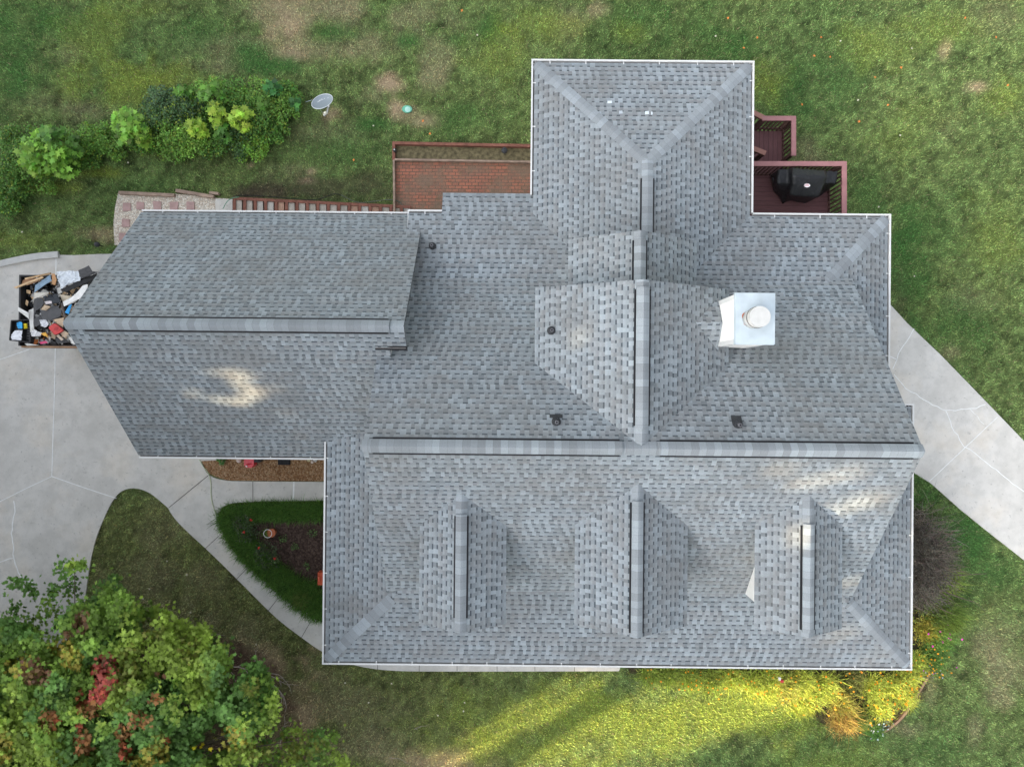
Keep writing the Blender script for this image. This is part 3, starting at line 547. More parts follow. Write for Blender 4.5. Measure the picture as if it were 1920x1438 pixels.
for a, c, r_ in ((1395.5, 593, .075), (1397, 599, .05), (1397.5, 605, .06)): q = P(a, c, zc); b.prism([(q[0] + r_ * .7 * math.cos(t), q[1] + r_ * math.sin(t)) for t in np.linspace(0, 6.2, 12)], zc, zc + .004)
b.build('rust_stain', M['rust'], chim)
yc = (cy0 + cy1) / 2; ck = MB(); sl = lambda x: G1z - .6026 * (x - 2.893)
xa = cx0 - .62; rz = sl(xa) + .012
for s, yy in ((1, cy1 + .08), (-1, cy0 - .08)):
    slope(ck, [(xa, yc, rz), (cx0 + .04, yc, rz - .04), (cx0 + .04, yy, sl(cx0 + .04) + .012)], (1, 0), .02)
ck.build('cricket', [M['sh'], M['fascia'], M['edge']], chim)
# dormers
def ray_plane(px, py, fn):
    z = 5.0
    for _ in range(60): p = P(px, py, z); z = fn(p[0], p[1]) * .5 + z * .5
    return P(px, py, z)
for i, (bk, lv, rv, ft) in enumerate([((866, 926), (787, 985), (950, 985), (863, 1187)), ((1196, 908), (1078, 985), (1290, 985), (1195, 1196)), ((1521, 931), (1415, 985), (1580, 985), (1519, 1195))]):
    rb = ray_plane(*bk, plane_main_front); l_ = ray_plane(*lv, plane_main_front); r_ = ray_plane(*rv, plane_main_front)
    xc = rb[0]; zt = rb[2]; h = (r_[0] - l_[0]) / 2; xc = (r_[0] + l_[0]) / 2; z2 = (l_[2] + r_[2]) / 2; p_ = (zt - z2) / h; yfr = P(*ft, zt)[1]
    dm = MB(); yb2 = rb[1] + .4
    for s in (-1, 1):
        slope(dm, [(xc + s * h, yfr, z2), (xc, yfr, zt), (xc, rb[1] + .1, zt), (xc + s * h, (z2 - zr) / pm + Ym + .15, z2)], (0, 1))
    do = dm.build('dormer', RMATS, house)
    cap_strip('ridge_cap', (xc, yfr, zt), (xc, rb[1] + .02, zt), .28, do, p_, lift=.012)
    ya_, yb_ = [(957, 1156), (925, 1178), (962, 1165)][i]
    cap_strip('ridge_vent', (xc, P(0, ya_, zt)[1] + .01 * (bk[0] - 960) / 1280 * -16, zt), (xc, P(0, yb_, zt)[1] + .01 * (bk[0] - 960) / 1280 * -16, zt), .265, do, p_, vent=True)
    gwall('dormer_wall', xc - h + .34, xc + h - .34, yfr + .34, -3.0, 3.7, z2 + p_ * .34 - .07, xc, zt - .07, do)
    wn = MB(); wn.box(xc - .42, xc + .42, yfr + .322, yfr + .345, 4.45, z2 + .1); wn.build('window', M['glass'], do)
    wf = MB()
    for q in (-.46, .40, -.03): wf.box(xc + q, xc + q + .06, yfr + .31, yfr + .344, 4.40, z2 + .15)
    for zz in (4.39, z2 + .12): wf.box(xc - .46, xc + .46, yfr + .308, yfr + .344, zz, zz + .06)
    wf.build('window_frame', M['white'], do)
# gutters
GN = [0]
def gutter(a, b, out, parent=house, lab=None):
    GN[0] += 1; a = (a[0], a[1], a[2] + .002 * GN[0]); b = (b[0], b[1], b[2] + .002 * GN[0])
    a = Vector(a); b = Vector(b); o_ = Vector((out[0], out[1], 0)); d = (b - a).normalized(); g_ = MB(); L = (b - a).length
    g_.beam(a - o_ * .0225, b - o_ * .0225, .045, .11, 0); g_.beam(a - o_ * .08 - Vector((0, 0, .07)), b - o_ * .08 - Vector((0, 0, .07)), .069, .02, 1)
    g_.beam(a - o_ * .1205 - Vector((0, 0, .045)), b - o_ * .1205 - Vector((0, 0, .045)), .012, .06, 0)
    n = max(1, int(L / .98)); 
    for k in range(n): q = a + d * (L * (k + .5) / n + random.uniform(-.06, .06)); g_.beam(q - o_ * .046 - Vector((0, 0, .003)), q - o_ * .125 - Vector((0, 0, .003)), .028, .008, 0)
    return g_.build('gutter', [M['white'], M['grime']], parent)
gz = ze + .03
gutter((XL, YF - .0, gz), (XR1, YF, gz), (0, -1)); gutter((XL, YF, gz), (XL, -1.575, gz), (-1, 0)); gutter((XR1, YF, gz), (XR1, Yn, gz), (1, 0)); gutter((XR1, Yn, gz), (XR2 + .3, Yn, gz), (0, 1))
gutter((XR2, YB, gz), (XR2, Yn - .4, gz), (1, 0)); gutter((XWR, YB, gz), (XR2, YB, gz), (0, 1)); gutter((XWR, YB, gz), (XWR, YT, gz), (1, 0)); gutter((XWL, YT, gz), (XWR, YT, gz), (0, 1)); gutter((XWL, YB + .45, gz), (XWL, YT, gz), (-1, 0)); gutter((xl1, YB, gz), (xl2, YB, gz), (0, 1))
b = MB(); b.box(xl1 - .02, xl1 + .02, YB - .55, YB, gz - .1, gz); b.build('fascia', M['white'], house)
gutter((XgL, YgB, zg + .03), (xl1, YgB, zg + .03), (0, 1)); gutter((XgL, YgF, zg + .03), (XL - .03, YgF, zg + .03), (0, -1))
# walls below
b = MB(); oh = .55
b.prism([(XL + .5 + 1.6, YF + 2.2), (XR1 - oh, YF + 2.2), (XR1 - oh, Yn - oh), (XR2 - oh, Yn - oh), (XR2 - oh, YB - oh), (XL + 2.1, YB - oh)], 0, 3.25); b.build('wall', M['siding'], house)
b = MB(); b.prism([(XWL + oh, YT - oh), (XWR - oh, YT - oh), (XWR - oh, YB - .6), (XWL + oh, YB - .6)], 0, 3.25); b.build('wall', M['siding'], house)
def gw2(x0, x1): gwall2 = MB(); gwall2.v = [(x0, YgF + .4, 0), (x0, YgB - .4, 0), (x0, YgB - .4, zga(YgB - .4) - .1), (x0, yg, zgr - .1), (x0, YgF + .4, zga(YgF + .4) - .1)]; gwall2.v += [(x1, p[1], p[2]) for p in gwall2.v]; gwall2.f = [(4, 3, 2, 1, 0), (5, 6, 7, 8, 9), (0, 1, 6, 5), (1, 2, 7, 6), (2, 3, 8, 7), (3, 4, 9, 8), (4, 0, 5, 9)]; gwall2.m = [0] * 7; return gwall2.build('wall', M['siding'], house)
gw2(XgL + .55, XGL + .34)
def gw3(x0, x1): g3 = MB(); g3.v = [(x0, YF + 2.2, 3.2), (x0, YB - 2, 3.2), (x0, YB - 2, plane_main_back(0, YB - 2) - .1), (x0, Ym, zr - .1), (x0, YF + 2.2, plane_main_front(0, YF + 2.2) - .1)]; g3.v += [(x1, p[1], p[2]) for p in g3.v]; g3.f = [(4, 3, 2, 1, 0), (5, 6, 7, 8, 9), (0, 1, 6, 5), (1, 2, 7, 6), (2, 3, 8, 7), (3, 4, 9, 8), (4, 0, 5, 9)]; g3.m = [0] * 7; return g3.build('wall', M['siding'], house)
gw3(XGL + .36, XGR - .35)
for x in (XL + .6, -1.5, 2.0, 5.5, 8.6, XR1 - .6): b = MB(); b.box(x - .08, x + .08, YF + .5, YF + .66, 0, 3.2); b.build('porch_post', M['white'], house)
b = MB(); b.box(XL + .4, XR1 - .5, YF + .4, YF + 2.3, -.05, .25); b.build('porch_floor', M['conc'], house)
for y in (.0, 2.7): b = MB(); b.box(XgL + .50, XgL + .552, y - 1.15, y + 1.15, 0, 2.15) if False else b.box(XgL + .50, XgL + .552, YgF + .9 + (0 if y < 1 else 3.0), YgF + 3.2 + (0 if y < 1 else 3.0), 0, 2.15); b.build('garage_door', M['white'], house)
# vent pipes
def vent(px, py, fn, r=.085, flange=0, nrm=None):
    p = ray_plane(px, py, fn); b = MB(); c = (p[0], p[1])
    zz = p[2]
    b.tube([(c[0], c[1], zz - .05), (c[0], c[1], zz + .05)], [r * 1.25, r * 1.15], 20); b.tube([(c[0], c[1], zz + .05), (c[0], c[1], zz + .09)], [r, r * .8], 20)
    o = b.build('vent_pipe', M['rubber'], house)
    b = MB(); b.tube([(c[0], c[1], zz + .05), (c[0], c[1], zz + .20)], [.04, .04], 14); b.build('pipe', simple('pipe_grey', (.13, .13, .14), .5, .1), o)
    b = MB(); b.tube([(c[0], c[1], zz + .2), (c[0], c[1], zz + .203)], [.024, .024], 12); b.build('opening', M['black'], o)
    if flange:
        dz = lambda yy: fn(c[0], yy) + .012
        b = MB(); w = flange; y1_ = c[1] + .20; b.face([(c[0] - w, c[1] - .02, dz(c[1] - .02)), (c[0] + w, c[1] - .02, dz(c[1] - .02)), (c[0] + w, y1_, dz(y1_)), (c[0] - w, y1_, dz(y1_))]) if flange < .13 else b.face([(c[0] - w, c[1] + .09, dz(c[1] + .09)), (c[0] + w, c[1] + .09, dz(c[1] + .09)), (c[0] + w, c[1] + .17, dz(c[1] + .17)), (c[0] - w, c[1] + .17, dz(c[1] + .17))])
        b.build('flange', M['rubber'], o)
lowp = lambda x, y: max(ze + ps * (YB - y), plane_main_back(x, y))
vent(811, 462, lowp); vent(1034, 620, lambda x, y: G1z - .6026 * abs(x - 2.893)); vent(1043, 791, plane_main_back, .09, .15); vent(1383, 796, plane_main_back, .09, .12)
wh = lambda x, y: ze + ps * (YT - y)
for a, c, w_, l_ in ((1143, 192, .065, .04), (1213, 212, .055, .055), (1164, 211, .05, .05), (1222, 213, .02, .05)):
    q = ray_plane(a, c, wh); b = MB(); b.face([(q[0] + sx * w_, q[1] + sy * l_, wh(0, q[1] + sy * l_) + .008) for sx, sy in ((-1, -1), (1, -.8), (.9, 1), (-.9, .8))]); tag(b.build('paper_scrap', simple('white_paper', (.62, .68, .72) if w_ != .05 else (.42, .46, .5), .7, .05)), {.065: 'wide white scrap lying highest on the back hip slope', .055: 'square white scrap in the middle of the back hip slope', .05: 'dull grey white scrap left of the other scraps on the back hip slope', .02: 'narrow white sliver right beside the square scrap on the back hip slope'}[w_], 'scrap', 'scraps on the back hip slope')
# ------------------------------------------------------------------ deck
deck = empty('deck', P(1490, 340), 'stained brown wooden deck with pink brown railings beside the back wing', 'deck')
zf = 1.0; zr_ = 1.98; zl = .70; zlr = 1.50
fx1 = P(1555, 360, zf)[0]; fy1 = P(1480, 321, zf)[1]; fy0 = YB - .6
b = MB(); b.box(XWR - .5, fx1, fy0, fy1, zf - .05, zf); b.build('floor', M['deck'], deck)
lx1 = P(1468, 270, zl)[0]; ly1 = P(1440, 246, zl)[1]
b = MB(); b.box(XWR - .5, lx1, fy1 + .01, ly1, zl - .05, zl); b.build('floor', M['deckv'], deck)
def railing(pts_px, z, zlow, w=.14, nb=.125, cap=M['rail'], posts=True, skip=(), off=0.0):
    q = [Vector(P(a, c, z)) for a, c in pts_px]
    for i in range(len(q) - 1):
        a, c = q[i], q[i + 1]; d = (c - a).normalized()
        b = MB(); b.beam(a + d * (w / 2 if i else -.06) + Vector((0, 0, off)), c + Vector((0, 0, off)) + d * w / 2, w, .04); ra = b.build('railing', cap, deck)
        n = Vector((-d.y, d.x, 0)); cc_ = Vector((XWR, 5.5, 0)) ; inn = n if (cc_ - a).dot(n) > 0 else -n
        o_ = inn * (w * .25)
        b = MB(); b.beam(a + o_ - Vector((0, 0, .05)), c + o_ - Vector((0, 0, .05)), .04, .08); b.beam(a + o_ - Vector((0, 0, z - zlow - .10)), c + o_ - Vector((0, 0, z - zlow - .10)), .04, .08); b.build('rail_beam', M['bal'], ra)
        L = (c - a).length; k = int(L / nb)
        for j in range(k):
            p = a + d * (L * (j + .5) / k) + o_; b = MB(); b.box(p.x - .019, p.x + .019, p.y - .019, p.y + .019, zlow - .12, z - .045); b.build('baluster', M['bal'], ra)
        for p in (a, c):
            b = MB(); p2 = p + o_; b.box(p2.x - .045, p2.x + .045, p2.y - .045, p2.y + .045, -.02, z - .042); b.build('post', M['bal'], ra)
    return q
railing([(1395, 307), (1583.5, 307), (1583.5, 440)], zr_, zf)
railing([(1433, 222), (1488.5, 222), (1488.5, 288)], zlr, zl)
railing([(1398, 203), (1433, 221)], zlr, zl, cap=M['railb'], off=-.006); railing([(1395, 271), (1432, 286)], zlr - .05, .1, cap=M['railb'])
b = MB(); p = P(1490, 295, 1.1); b.box(p[0] - .08, p[0] + .06, fy1 + .02, P(0, 289, 1.1)[1], .9, 1.1); b.build('post', M['bal'], deck)
# stair treads toward the house side
for k in range(4): b = MB(); b.box(XWR - .5 + 0, XWR - .15, ly1 - .1 + k * .26, ly1 + .14 + k * .26, .55 - k * .16, .6 - k * .16); b.build('tread', M['deckv'], deck)
# covered grill
def gp(X, Y, z): return P(1380 + X / 6.54, 200 + Y / 6.54, z)
secs = [[(415, 850, 1.02), (425, 845, 1.25), (450, 880, 1.5), (455, 960, 1.4), (460, 1020, 1.2), (470, 1050, 1.02)],
        [(515, 800, 1.02), (525, 765, 1.95), (515, 850, 1.97), (505, 945, 1.93), (480, 1010, 1.5), (515, 1095, 1.02)],
        [(640, 800, 1.02), (638, 768, 1.95), (640, 850, 1.96), (648, 945, 1.93), (620, 1080, 1.5), (578, 1197, 1.02)],
        [(690, 790, 1.02), (703, 748, 2.12), (700, 850, 2.27), (695, 940, 2.15), (668, 1085, 1.92), (655, 1150, 1.02)],
        [(900, 800, 1.02), (900, 770, 2.13), (900, 855, 2.29), (890, 945, 2.17), (840, 1097, 1.93), (760, 1175, 1.02)],
        [(1090, 820, 1.02), (1113, 785, 2.12), (1103, 860, 2.27), (1085, 940, 2.15), (1010, 1107, 1.92), (850, 1187, 1.02)],
        [(1105, 830, 1.02), (1115, 790, 1.95), (1110, 860, 1.96), (1095, 940, 1.93), (1065, 1000, 1.5), (1050, 1085, 1.02)],
        [(1190, 820, 1.02), (1250, 795, 1.95), (1247, 870, 1.96), (1235, 940, 1.93), (1190, 985, 1.5), (1155, 1008, 1.02)]]
t = NT('black_vinyl_cover'); pz = t.pos(); t.bump(t.noise(pz, 5, 5, .6), .8, .05); M['cover'] = t.fin((.010, .011, .013), .42, .45)
b = MB(); rows = []
for s in secs: rows.append(len(b.v)); b.v += [gp(*q) for q in s]
for i in range(len(rows) - 1):
    for k in range(5): b.f.append((rows[i] + k, rows[i] + k + 1, rows[i + 1] + k + 1, rows[i + 1] + k)); b.m.append(0)
b.f.append(tuple(rows[0] + k for k in range(6))); b.m.append(0); b.f.append(tuple(rows[-1] + k for k in range(6))); b.m.append(0)
gc = b.build('grill_cover', M['cover']); tag(gc, 'barbecue grill under a black fabric cover with a small white oval badge on the deck', 'grill')
bm = bmesh.new(); bm.from_mesh(gc.data); bmesh.ops.bevel(bm, geom=[e for e in bm.edges], offset=.025, segments=2, affect='EDGES', clamp_overlap=True); bmesh.ops.subdivide_edges(bm, edges=[e for e in bm.edges if e.calc_length() > .15], cuts=4, use_grid_fill=True)
for v in bm.verts:
    p = v.co; a = math.sin(p.x * 21 + p.y * 5) * math.sin(p.y * 17 + p.z * 9) ; v.co = p + Vector((0, 0, 1)) * a * .010 + Vector((math.sin(p.z * 23 + p.x * 9), math.sin(p.x * 27 + p.z * 13), 0)) * .010
bmesh.ops.recalc_face_normals(bm, faces=bm.faces); bm.to_mesh(gc.data); bm.free(); gc.data.polygons.foreach_set('use_smooth', [True] * len(gc.data.polygons))
c0 = Vector(gp(862, 975, 2.12)); 
def badge(sc, name, mat, dz):
    b = MB(); b.prism([(c0.x + sc * .093 * math.cos(t_), c0.y + sc * .055 * math.sin(t_)) for t_ in np.linspace(0, 6.283, 25)[:-1]], c0.z + dz, c0.z + dz + .003)
    if sc == 1: b.prism([(c0.x - .10, c0.y), (c0.x - .07, c0.y + .035), (c0.x - .07, c0.y - .035)], c0.z + dz, c0.z + dz + .003)
    return b.build(name, mat, gc)
badge(1, 'badge', simple('badge_white', (.8, .76, .77), .4, .03), .05)
b = MB(); 
for k in range(5): b.box(c0.x - .055 + k * .024, c0.x - .055 + k * .024 + .012, c0.y - .012, c0.y + .012, c0.z + .053, c0.z + .057)
b.prism([(c0.x - .05, c0.y + .03), (c0.x + .05, c0.y + .03), (c0.x, c0.y + .045)], c0.z + .053, c0.z + .057); b.build('badge_lettering', simple('badge_red', (.6, .08, .10), .5, .05), gc)
# ------------------------------------------------------------------ dump trailer with roofing debris
tr = empty('dump_trailer', P(120, 590), 'open dump trailer heaped with roofing debris and rubbish parked under the garage eave', 'trailer')
zt_ = 2.05
x0 = P(35, 580, zt_)[0]; x1 = x0 + 4.3; y1 = P(100, 516, zt_)[1]; y0 = P(100, 649, zt_)[1]
M['steel'] = simple('black_painted_steel', (.03, .03, .032), .5, .3, 8); M['board'] = simple('side_board', (.36, .22, .13), .8, .3, 5)
b = MB(); b.box(x0, x1, y0, y1, .65, .72); b.build('bed', M['steel'], tr)
for a in ((x0, x0 + .05, y0, y1), (x1 - .05, x1, y0, y1), (x0 + .05, x1 - .05, y1 - .05, y1)): b = MB(); b.box(*a, .72, zt_); b.build('side_wall', M['steel'], tr)
b = MB(); b.box(x0 + .05, x1 - .05, y0, y0 + .05, .72, 1.7); b.build('side_wall', simple('rusty_side', (.23, .20, .18), .7, .4, 3), tr)
for z0_, z1_, x_a, x_b in ((1.70, 1.90, x0 - .02, x1), (1.91, 2.06, x0 + .1, x0 + 2.6)): b = MB(); b.box(x_a, x_b, y0 - .045, y0 - .002, z0_, z1_); b.build('side_board', M['board'], tr)
for wx in (x0 + 1.6, x0 + 2.5):
    for wy in (y0 - .25, y1 + .05): b = MB(); b.tube([(wx, wy, .38), (wx, wy + .2, .38)], .38, 24); w_ = b.build('wheel', M['rubber'], tr); b = MB(); b.tube([(wx, wy - .01, .38), (wx, wy + .21, .38)], .2, 16); b.build('rim', M['metal'], w_)
def dp(X, Y, z): return P(X / 6.535, 460 + Y / 6.535, z)
CM = {}
def cm(c):
    if c not in CM: CM[c] = simple('debris_%s' % len(CM), c, .75, .12, 9)
    return CM[c]
TAN = (.62, .43, .25); WHT = (.74, .73, .69); DGR = (.075, .075, .078); BLU = (.28, .40, .52); CARD = (.55, .42, .29); BLK = (.018, .018, .02)
def slab(name, pts, z, col, label, cat, th=.02, tilt=0.0, crumple=0.0):
    zs = [z + random.uniform(-.04, .04) + tilt * i for i in range(len(pts))]
    b = MB(); vs = [Vector(dp(a, c, zz)) for (a, c), zz in zip(pts, zs)]
    if crumple:
        bm = bmesh.new(); vv_ = [bm.verts.new(v) for v in vs]; f = bm.faces.new(vv_); r = bmesh.ops.triangulate(bm, faces=[f]); bmesh.ops.subdivide_edges(bm, edges=bm.edges[:], cuts=5, use_grid_fill=True); bmesh.ops.triangulate(bm, faces=bm.faces[:])
        for v in bm.verts: v.co += Vector((random.uniform(-.3, .3), random.uniform(-.3, .3), random.uniform(-1, 1))) * crumple
        me = bpy.data.meshes.new(name); bm.to_mesh(me); bm.free(); me.materials.append(cm(col)); o = bpy.data.objects.new(name, me); COL.objects.link(o)
    else:
        lo = [v - Vector((0, 0, th)) for v in vs]; b.face(vs); b.face(lo[::-1])
        for i in range(len(vs)): j = (i + 1) % len(vs); b.face([lo[i], lo[j], vs[j], vs[i]])
        o = b.build(name, cm(col))
    return tag(o, label, cat)
b = MB(); b.box(x0 + .06, x1 - .06, y0 + .06, y1 - .06, .72, 1.55); q = b.build('rubbish', simple('rubbish_dark', (.06, .055, .05), .9, .5, 14, bump=1, bscale=12)); tag(q, 'mixed dark rubbish filling the bottom of the trailer', 'rubbish', kind='stuff')
nchip = 1000; cxp = rng.uniform(x0 + .15, x0 + 2.6, nchip); cyp = rng.uniform(y0 + .1, y1 - .1, nchip); czp = 1.58 + .38 * rng.random(nchip) 
sz = rng.uniform(.02, .09, nchip); a1 = rng.uniform(0, 6.28, nchip); ti = rng.uniform(-.7, .7, nchip); tj = rng.uniform(-.7, .7, nchip); asp = rng.uniform(.35, 1, nchip)
pal = np.array([WHT, WHT, (.7, .7, .7), DGR, DGR, BLK, CARD, TAN, (.35, .35, .36), BLK, (.5, .08, .08), (.62, .62, .55), (.75, .25, .08)]); south = cyp < P(0, 625, 1.9)[1]
ci = rng.integers(0, 10, nchip); ci[south] = rng.integers(0, 13, south.sum()); corners = []
for sx, sy in ((-1, -1), (1, -1), (1, 1), (-1, 1)):
    lx = sx * sz; ly = sy * sz * asp; corners.append(np.stack([cxp + lx * np.cos(a1) - ly * np.sin(a1), cyp + lx * np.sin(a1) + ly * np.cos(a1), czp + lx * ti + ly * tj], -1))
o = npmesh('rubbish', np.stack(corners, 1).reshape(-1, 3), 4, mat_leaf('rubbish_scraps', .0, .7), pal[ci]); tag(o, 'small torn scraps of paper, felt and plastic strewn over the trailer load', 'rubbish', kind='stuff')
slab('wooden_board', [(165, 515), (190, 528), (525, 400), (515, 382)], 2.3, TAN, 'long tan wooden board sticking out over the trailer corner', 'board', .05)
slab('wooden_board', [(300, 402), (308, 420), (620, 352), (612, 334)], 2.22, TAN, 'straight tan wooden board lying along the top edge of the trailer', 'board', .05)
slab('plywood_scrap', [(250, 445), (300, 418), (480, 400), (500, 430), (330, 490), (262, 478)], 2.0, (.40, .22, .12), 'brown plywood scrap between the two tan boards', 'plywood')
slab('blue_sheet', [(432, 490), (612, 362), (632, 432), (560, 480), (418, 582)], 2.15, BLU, 'dusty blue plastic sheet beside the wooden boards', 'sheet', crumple=.012)
slab('silver_tarp', [(690, 320), (830, 312), (958, 318), (992, 432), (860, 470), (752, 535), (712, 440)], 2.3, (.66, .70, .74), 'crumpled silvery white tarp on the far end of the load', 'tarp', crumple=.035)
slab('cardboard_strip', [(634, 345), (668, 350), (692, 420), (675, 490), (640, 480)], 2.32, (.50, .28, .14), 'curled brown cardboard strip beside the silvery tarp', 'cardboard')
slab('felt_piece', [(958, 308), (1092, 248), (1135, 320), (1215, 330), (990, 412)], 2.4, DGR, 'dark grey roofing felt panel leaning next to the silvery tarp', 'roofing felt', crumple=.012)
slab('black_flashing', [(735, 545), (1180, 345), (1215, 355), (1150, 420), (800, 575)], 2.36, BLK, 'long black metal flashing strip below the silvery tarp', 'flashing', .03)
slab('white_board', [(770, 690), (880, 640), (960, 560), (1015, 490), (1072, 480), (1070, 520), (1000, 640), (900, 705), (782, 748)], 2.35, (.78, .77, .74), 'bent white board near the garage roof edge', 'board')
slab('cardboard_piece', [(730, 600), (870, 620), (905, 650), (770, 700)], 2.25, (.58, .50, .38), 'cream cardboard piece under the bent white board', 'cardboard')
slab('felt_piece', [(410, 740), (420, 660), (455, 640), (520, 652), (540, 700), (500, 770), (440, 800), (412, 900), (490, 860), (560, 930), (440, 1000), (418, 990)], 2.24, (.085, .085, .088), 'crescent shaped grey roofing felt piece in the middle of the load', 'roofing felt')
slab('felt_piece', [(492, 800), (600, 750), (700, 740), (755, 800), (740, 870), (610, 925), (520, 905)], 2.3, (.10, .10, .103), 'wide grey roofing felt piece beside the crescent shaped one', 'roofing felt')
slab('plastic_grate', [(528, 628), (560, 615), (575, 640), (592, 608), (625, 600), (635, 630), (660, 592), (700, 600), (742, 700), (600, 722), (545, 690)], 2.34, (.045, .05, .058), 'black notched plastic panel at the centre of the load', 'plastic')
slab('white_scrap', [(545, 690), (630, 680), (634, 712), (560, 725)], 2.37, (.66, .60, .60), 'small white box flap on the black notched panel', 'scrap')
slab('cardboard_piece', [(505, 790), (545, 730), (620, 750), (560, 800)], 2.36, CARD, 'small tan cardboard wedge below the notched panel', 'cardboard')
slab('white_cardboard', [(420, 580), (600, 575), (560, 630), (420, 655), (400, 720)], 2.22, (.70, .66, .58), 'cream white cardboard above the crescent shaped felt', 'cardboard')
slab('white_plank', [(350, 800), (412, 770), (408, 960), (420, 1065), (372, 1062)], 2.2, WHT, 'upright white plank left of the crescent shaped felt', 'plank')
slab('white_plank', [(222, 758), (350, 828), (352, 900), (300, 860), (218, 802)], 2.28, WHT, 'white pointed plank crossing the left trailer wall', 'plank')
slab('metal_strip', [(742, 705), (770, 705), (800, 880), (778, 880)], 2.32, (.12, .10, .09), 'dark curved metal strip near the blue scrap', 'metal strip')
slab('blue_scrap', [(795, 822), (850, 730), (880, 722), (840, 845)], 2.3, (.05, .35, .75), 'bright blue plastic scrap close to the garage ridge end', 'scrap')
slab('cardboard_piece', [(650, 912), (780, 884), (770, 1005), (700, 960)], 2.3, CARD, 'tan cardboard flap behind the red box', 'cardboard')
slab('cardboard_piece', [(738, 1085), (790, 1048), (842, 1078), (792, 1132)], 2.32, (.66, .52, .38), 'pale tan box flap right of the red box', 'cardboard')
slab('cardboard_piece', [(690, 1110), (712, 1092), (775, 1150), (752, 1168)], 2.34, (.60, .50, .40), 'narrow cardboard strip below the red box', 'cardboard')
slab('felt_piece', [(670, 1140), (770, 1120), (850, 1190), (700, 1205)], 2.2, DGR, 'dark roofing felt scrap in the lower corner of the load', 'roofing felt')
slab('white_wrapper', [(838, 1130), (872, 1120), (918, 1212), (880, 1205)], 2.25, WHT, 'crumpled white wrapper at the lower right of the load', 'wrapper', crumple=.015)
slab('crumpled_paper', [(478, 918), (560, 905), (600, 960), (560, 1010), (500, 985)], 2.3, (.74, .75, .78), 'crumpled white paper ball left of the red box', 'paper', crumple=.03)
slab('crumpled_paper', [(370, 1060), (420, 1030), (520, 1075), (480, 1110), (390, 1120)], 2.28, (.76, .76, .76), 'crumpled white paper sheet beside the orange rag', 'paper', crumple=.03)
slab('orange_rag', [(498, 1082), (560, 1065), (595, 1125), (540, 1112)], 2.34, (.75, .42, .08), 'small orange rag near the lower edge of the load', 'rag', crumple=.015)
slab('pink_wrapper', [(480, 1185), (560, 1170), (590, 1195), (500, 1210)], 2.3, (.70, .10, .22), 'pink wrapper along the lower side board', 'wrapper', crumple=.012)
slab('white_board', [(300, 1205), (340, 1200), (480, 1225), (330, 1230)], 2.2, WHT, 'thin white board end lying on the lower side board', 'board')
rb_ = [(596, 1004), (654, 957), (672, 957), (762, 1032), (764, 1050), (682, 1093), (662, 1094), (600, 1022)]
r = slab('lid', rb_, 2.42, (.62, .085, .085), 'red square plastic lid lying on the rubbish', 'lid', .07)
q = Vector(dp(680, 1022, 2.5)); b = MB()
for k in range(4): b.beam(q + Vector((-.05 + k * .03, -.05, .0)), q + Vector((.0 + k * .03, .05, .0)), .012, .004)
b.build('lid_mark', simple('dull_red', (.30, .05, .05), .7), r)
def tray(px, label, z=2.2):
    t_ = empty('plastic_tray', dp(*px[0], z - .1), label, 'tray', 'black trays hanging on the trailer corner'); vs = [Vector(dp(a, c, z)) for a, c in px]; ctr = sum(vs, Vector()) / 4
    b = MB(); b.prism([(v.x, v.y) for v in vs], z - .16, z - .14); b.build('base', M['steel'], t_)
    b = MB()
    for i in range(4): b.beam(vs[i], vs[(i + 1) % 4], .03, .16)
    b.build('rim', M['steel'], t_)
    b = MB()
    for k in range(7):
        f = .12 + k * .12; a = vs[0].lerp(vs[3], f); c = vs[1].lerp(vs[2], f); p1 = a.lerp(c, .2); p2 = a.lerp(c, .45 + .2 * (k % 2))
        b.beam(p1 - Vector((0, 0, .134)), p2 - Vector((0, 0, .134)), .008, .004)
    b.build('printed_lines', simple('grey_print', (.30, .30, .30), .7), t_); return t_
tray([(137, 922), (275, 918), (268, 1178), (116, 1162)], 'black plastic tray holding white paper and a blue lid, outermost on the trailer corner'); tray([(277, 915), (368, 910), (366, 1190), (270, 1178)], 'black plastic tray holding a yellow bottle, inner one on the trailer corner')
slab('lid', [(205, 950), (240, 936), (270, 945), (270, 1020), (225, 1022), (205, 985)], 2.22, (.06, .38, .75), 'round blue lid in the outer black tray', 'lid', .03)
slab('white_paper', [(135, 1100), (190, 1045), (270, 1040), (266, 1162), (150, 1158), (130, 1130)], 2.2, (.75, .76, .80), 'crumpled white paper in the outer black tray', 'paper', crumple=.02)
slab('yellow_bottle', [(289, 962), (322, 958), (327, 1018), (293, 1024)], 2.25, (.75, .60, .03), 'small yellow bottle in the inner black tray', 'bottle', .05)
# ------------------------------------------------------------------ satellite dish
sd = empty('satellite_dish', P(610, 217), 'grey oval satellite dish on a short mast standing on the lawn', 'satellite dish')
zd = 1.15; cD = Vector(P(604, 190.5, zd)); 
nD = Vector((-.18, .50, .80)).normalized()
ex = Vector(P(624, 186, zd)) - Vector(P(584, 196, zd)); ax = ex.normalized(); ax = (ax - nD * ax.dot(nD)).normalized(); ay = nD.cross(ax)
rx_, ry_ = ex.length / 2 * 1.0, .36
M['dish'] = simple('dish_grey', (.225, .265, .295), .45, .05, 3, .4)
b = MB(); K = 36; rings = []
for j in range(6):
    rr = j / 5; rings.append(len(b.v)); b.v += [tuple(cD + ax * rx_ * rr * math.cos(t_) + ay * ry_ * rr * math.sin(t_) + nD * (.07 * rr * rr - .07)) for t_ in np.linspace(0, 2 * math.pi, K + 1)[:-1]]
for j in range(5):
    for k in range(K): b.f.append((rings[j] + k, rings[j] + (k + 1) % K, rings[j + 1] + (k + 1) % K, rings[j + 1] + k)); b.m.append(0)
b.build('dish', M['dish'], sd, True)
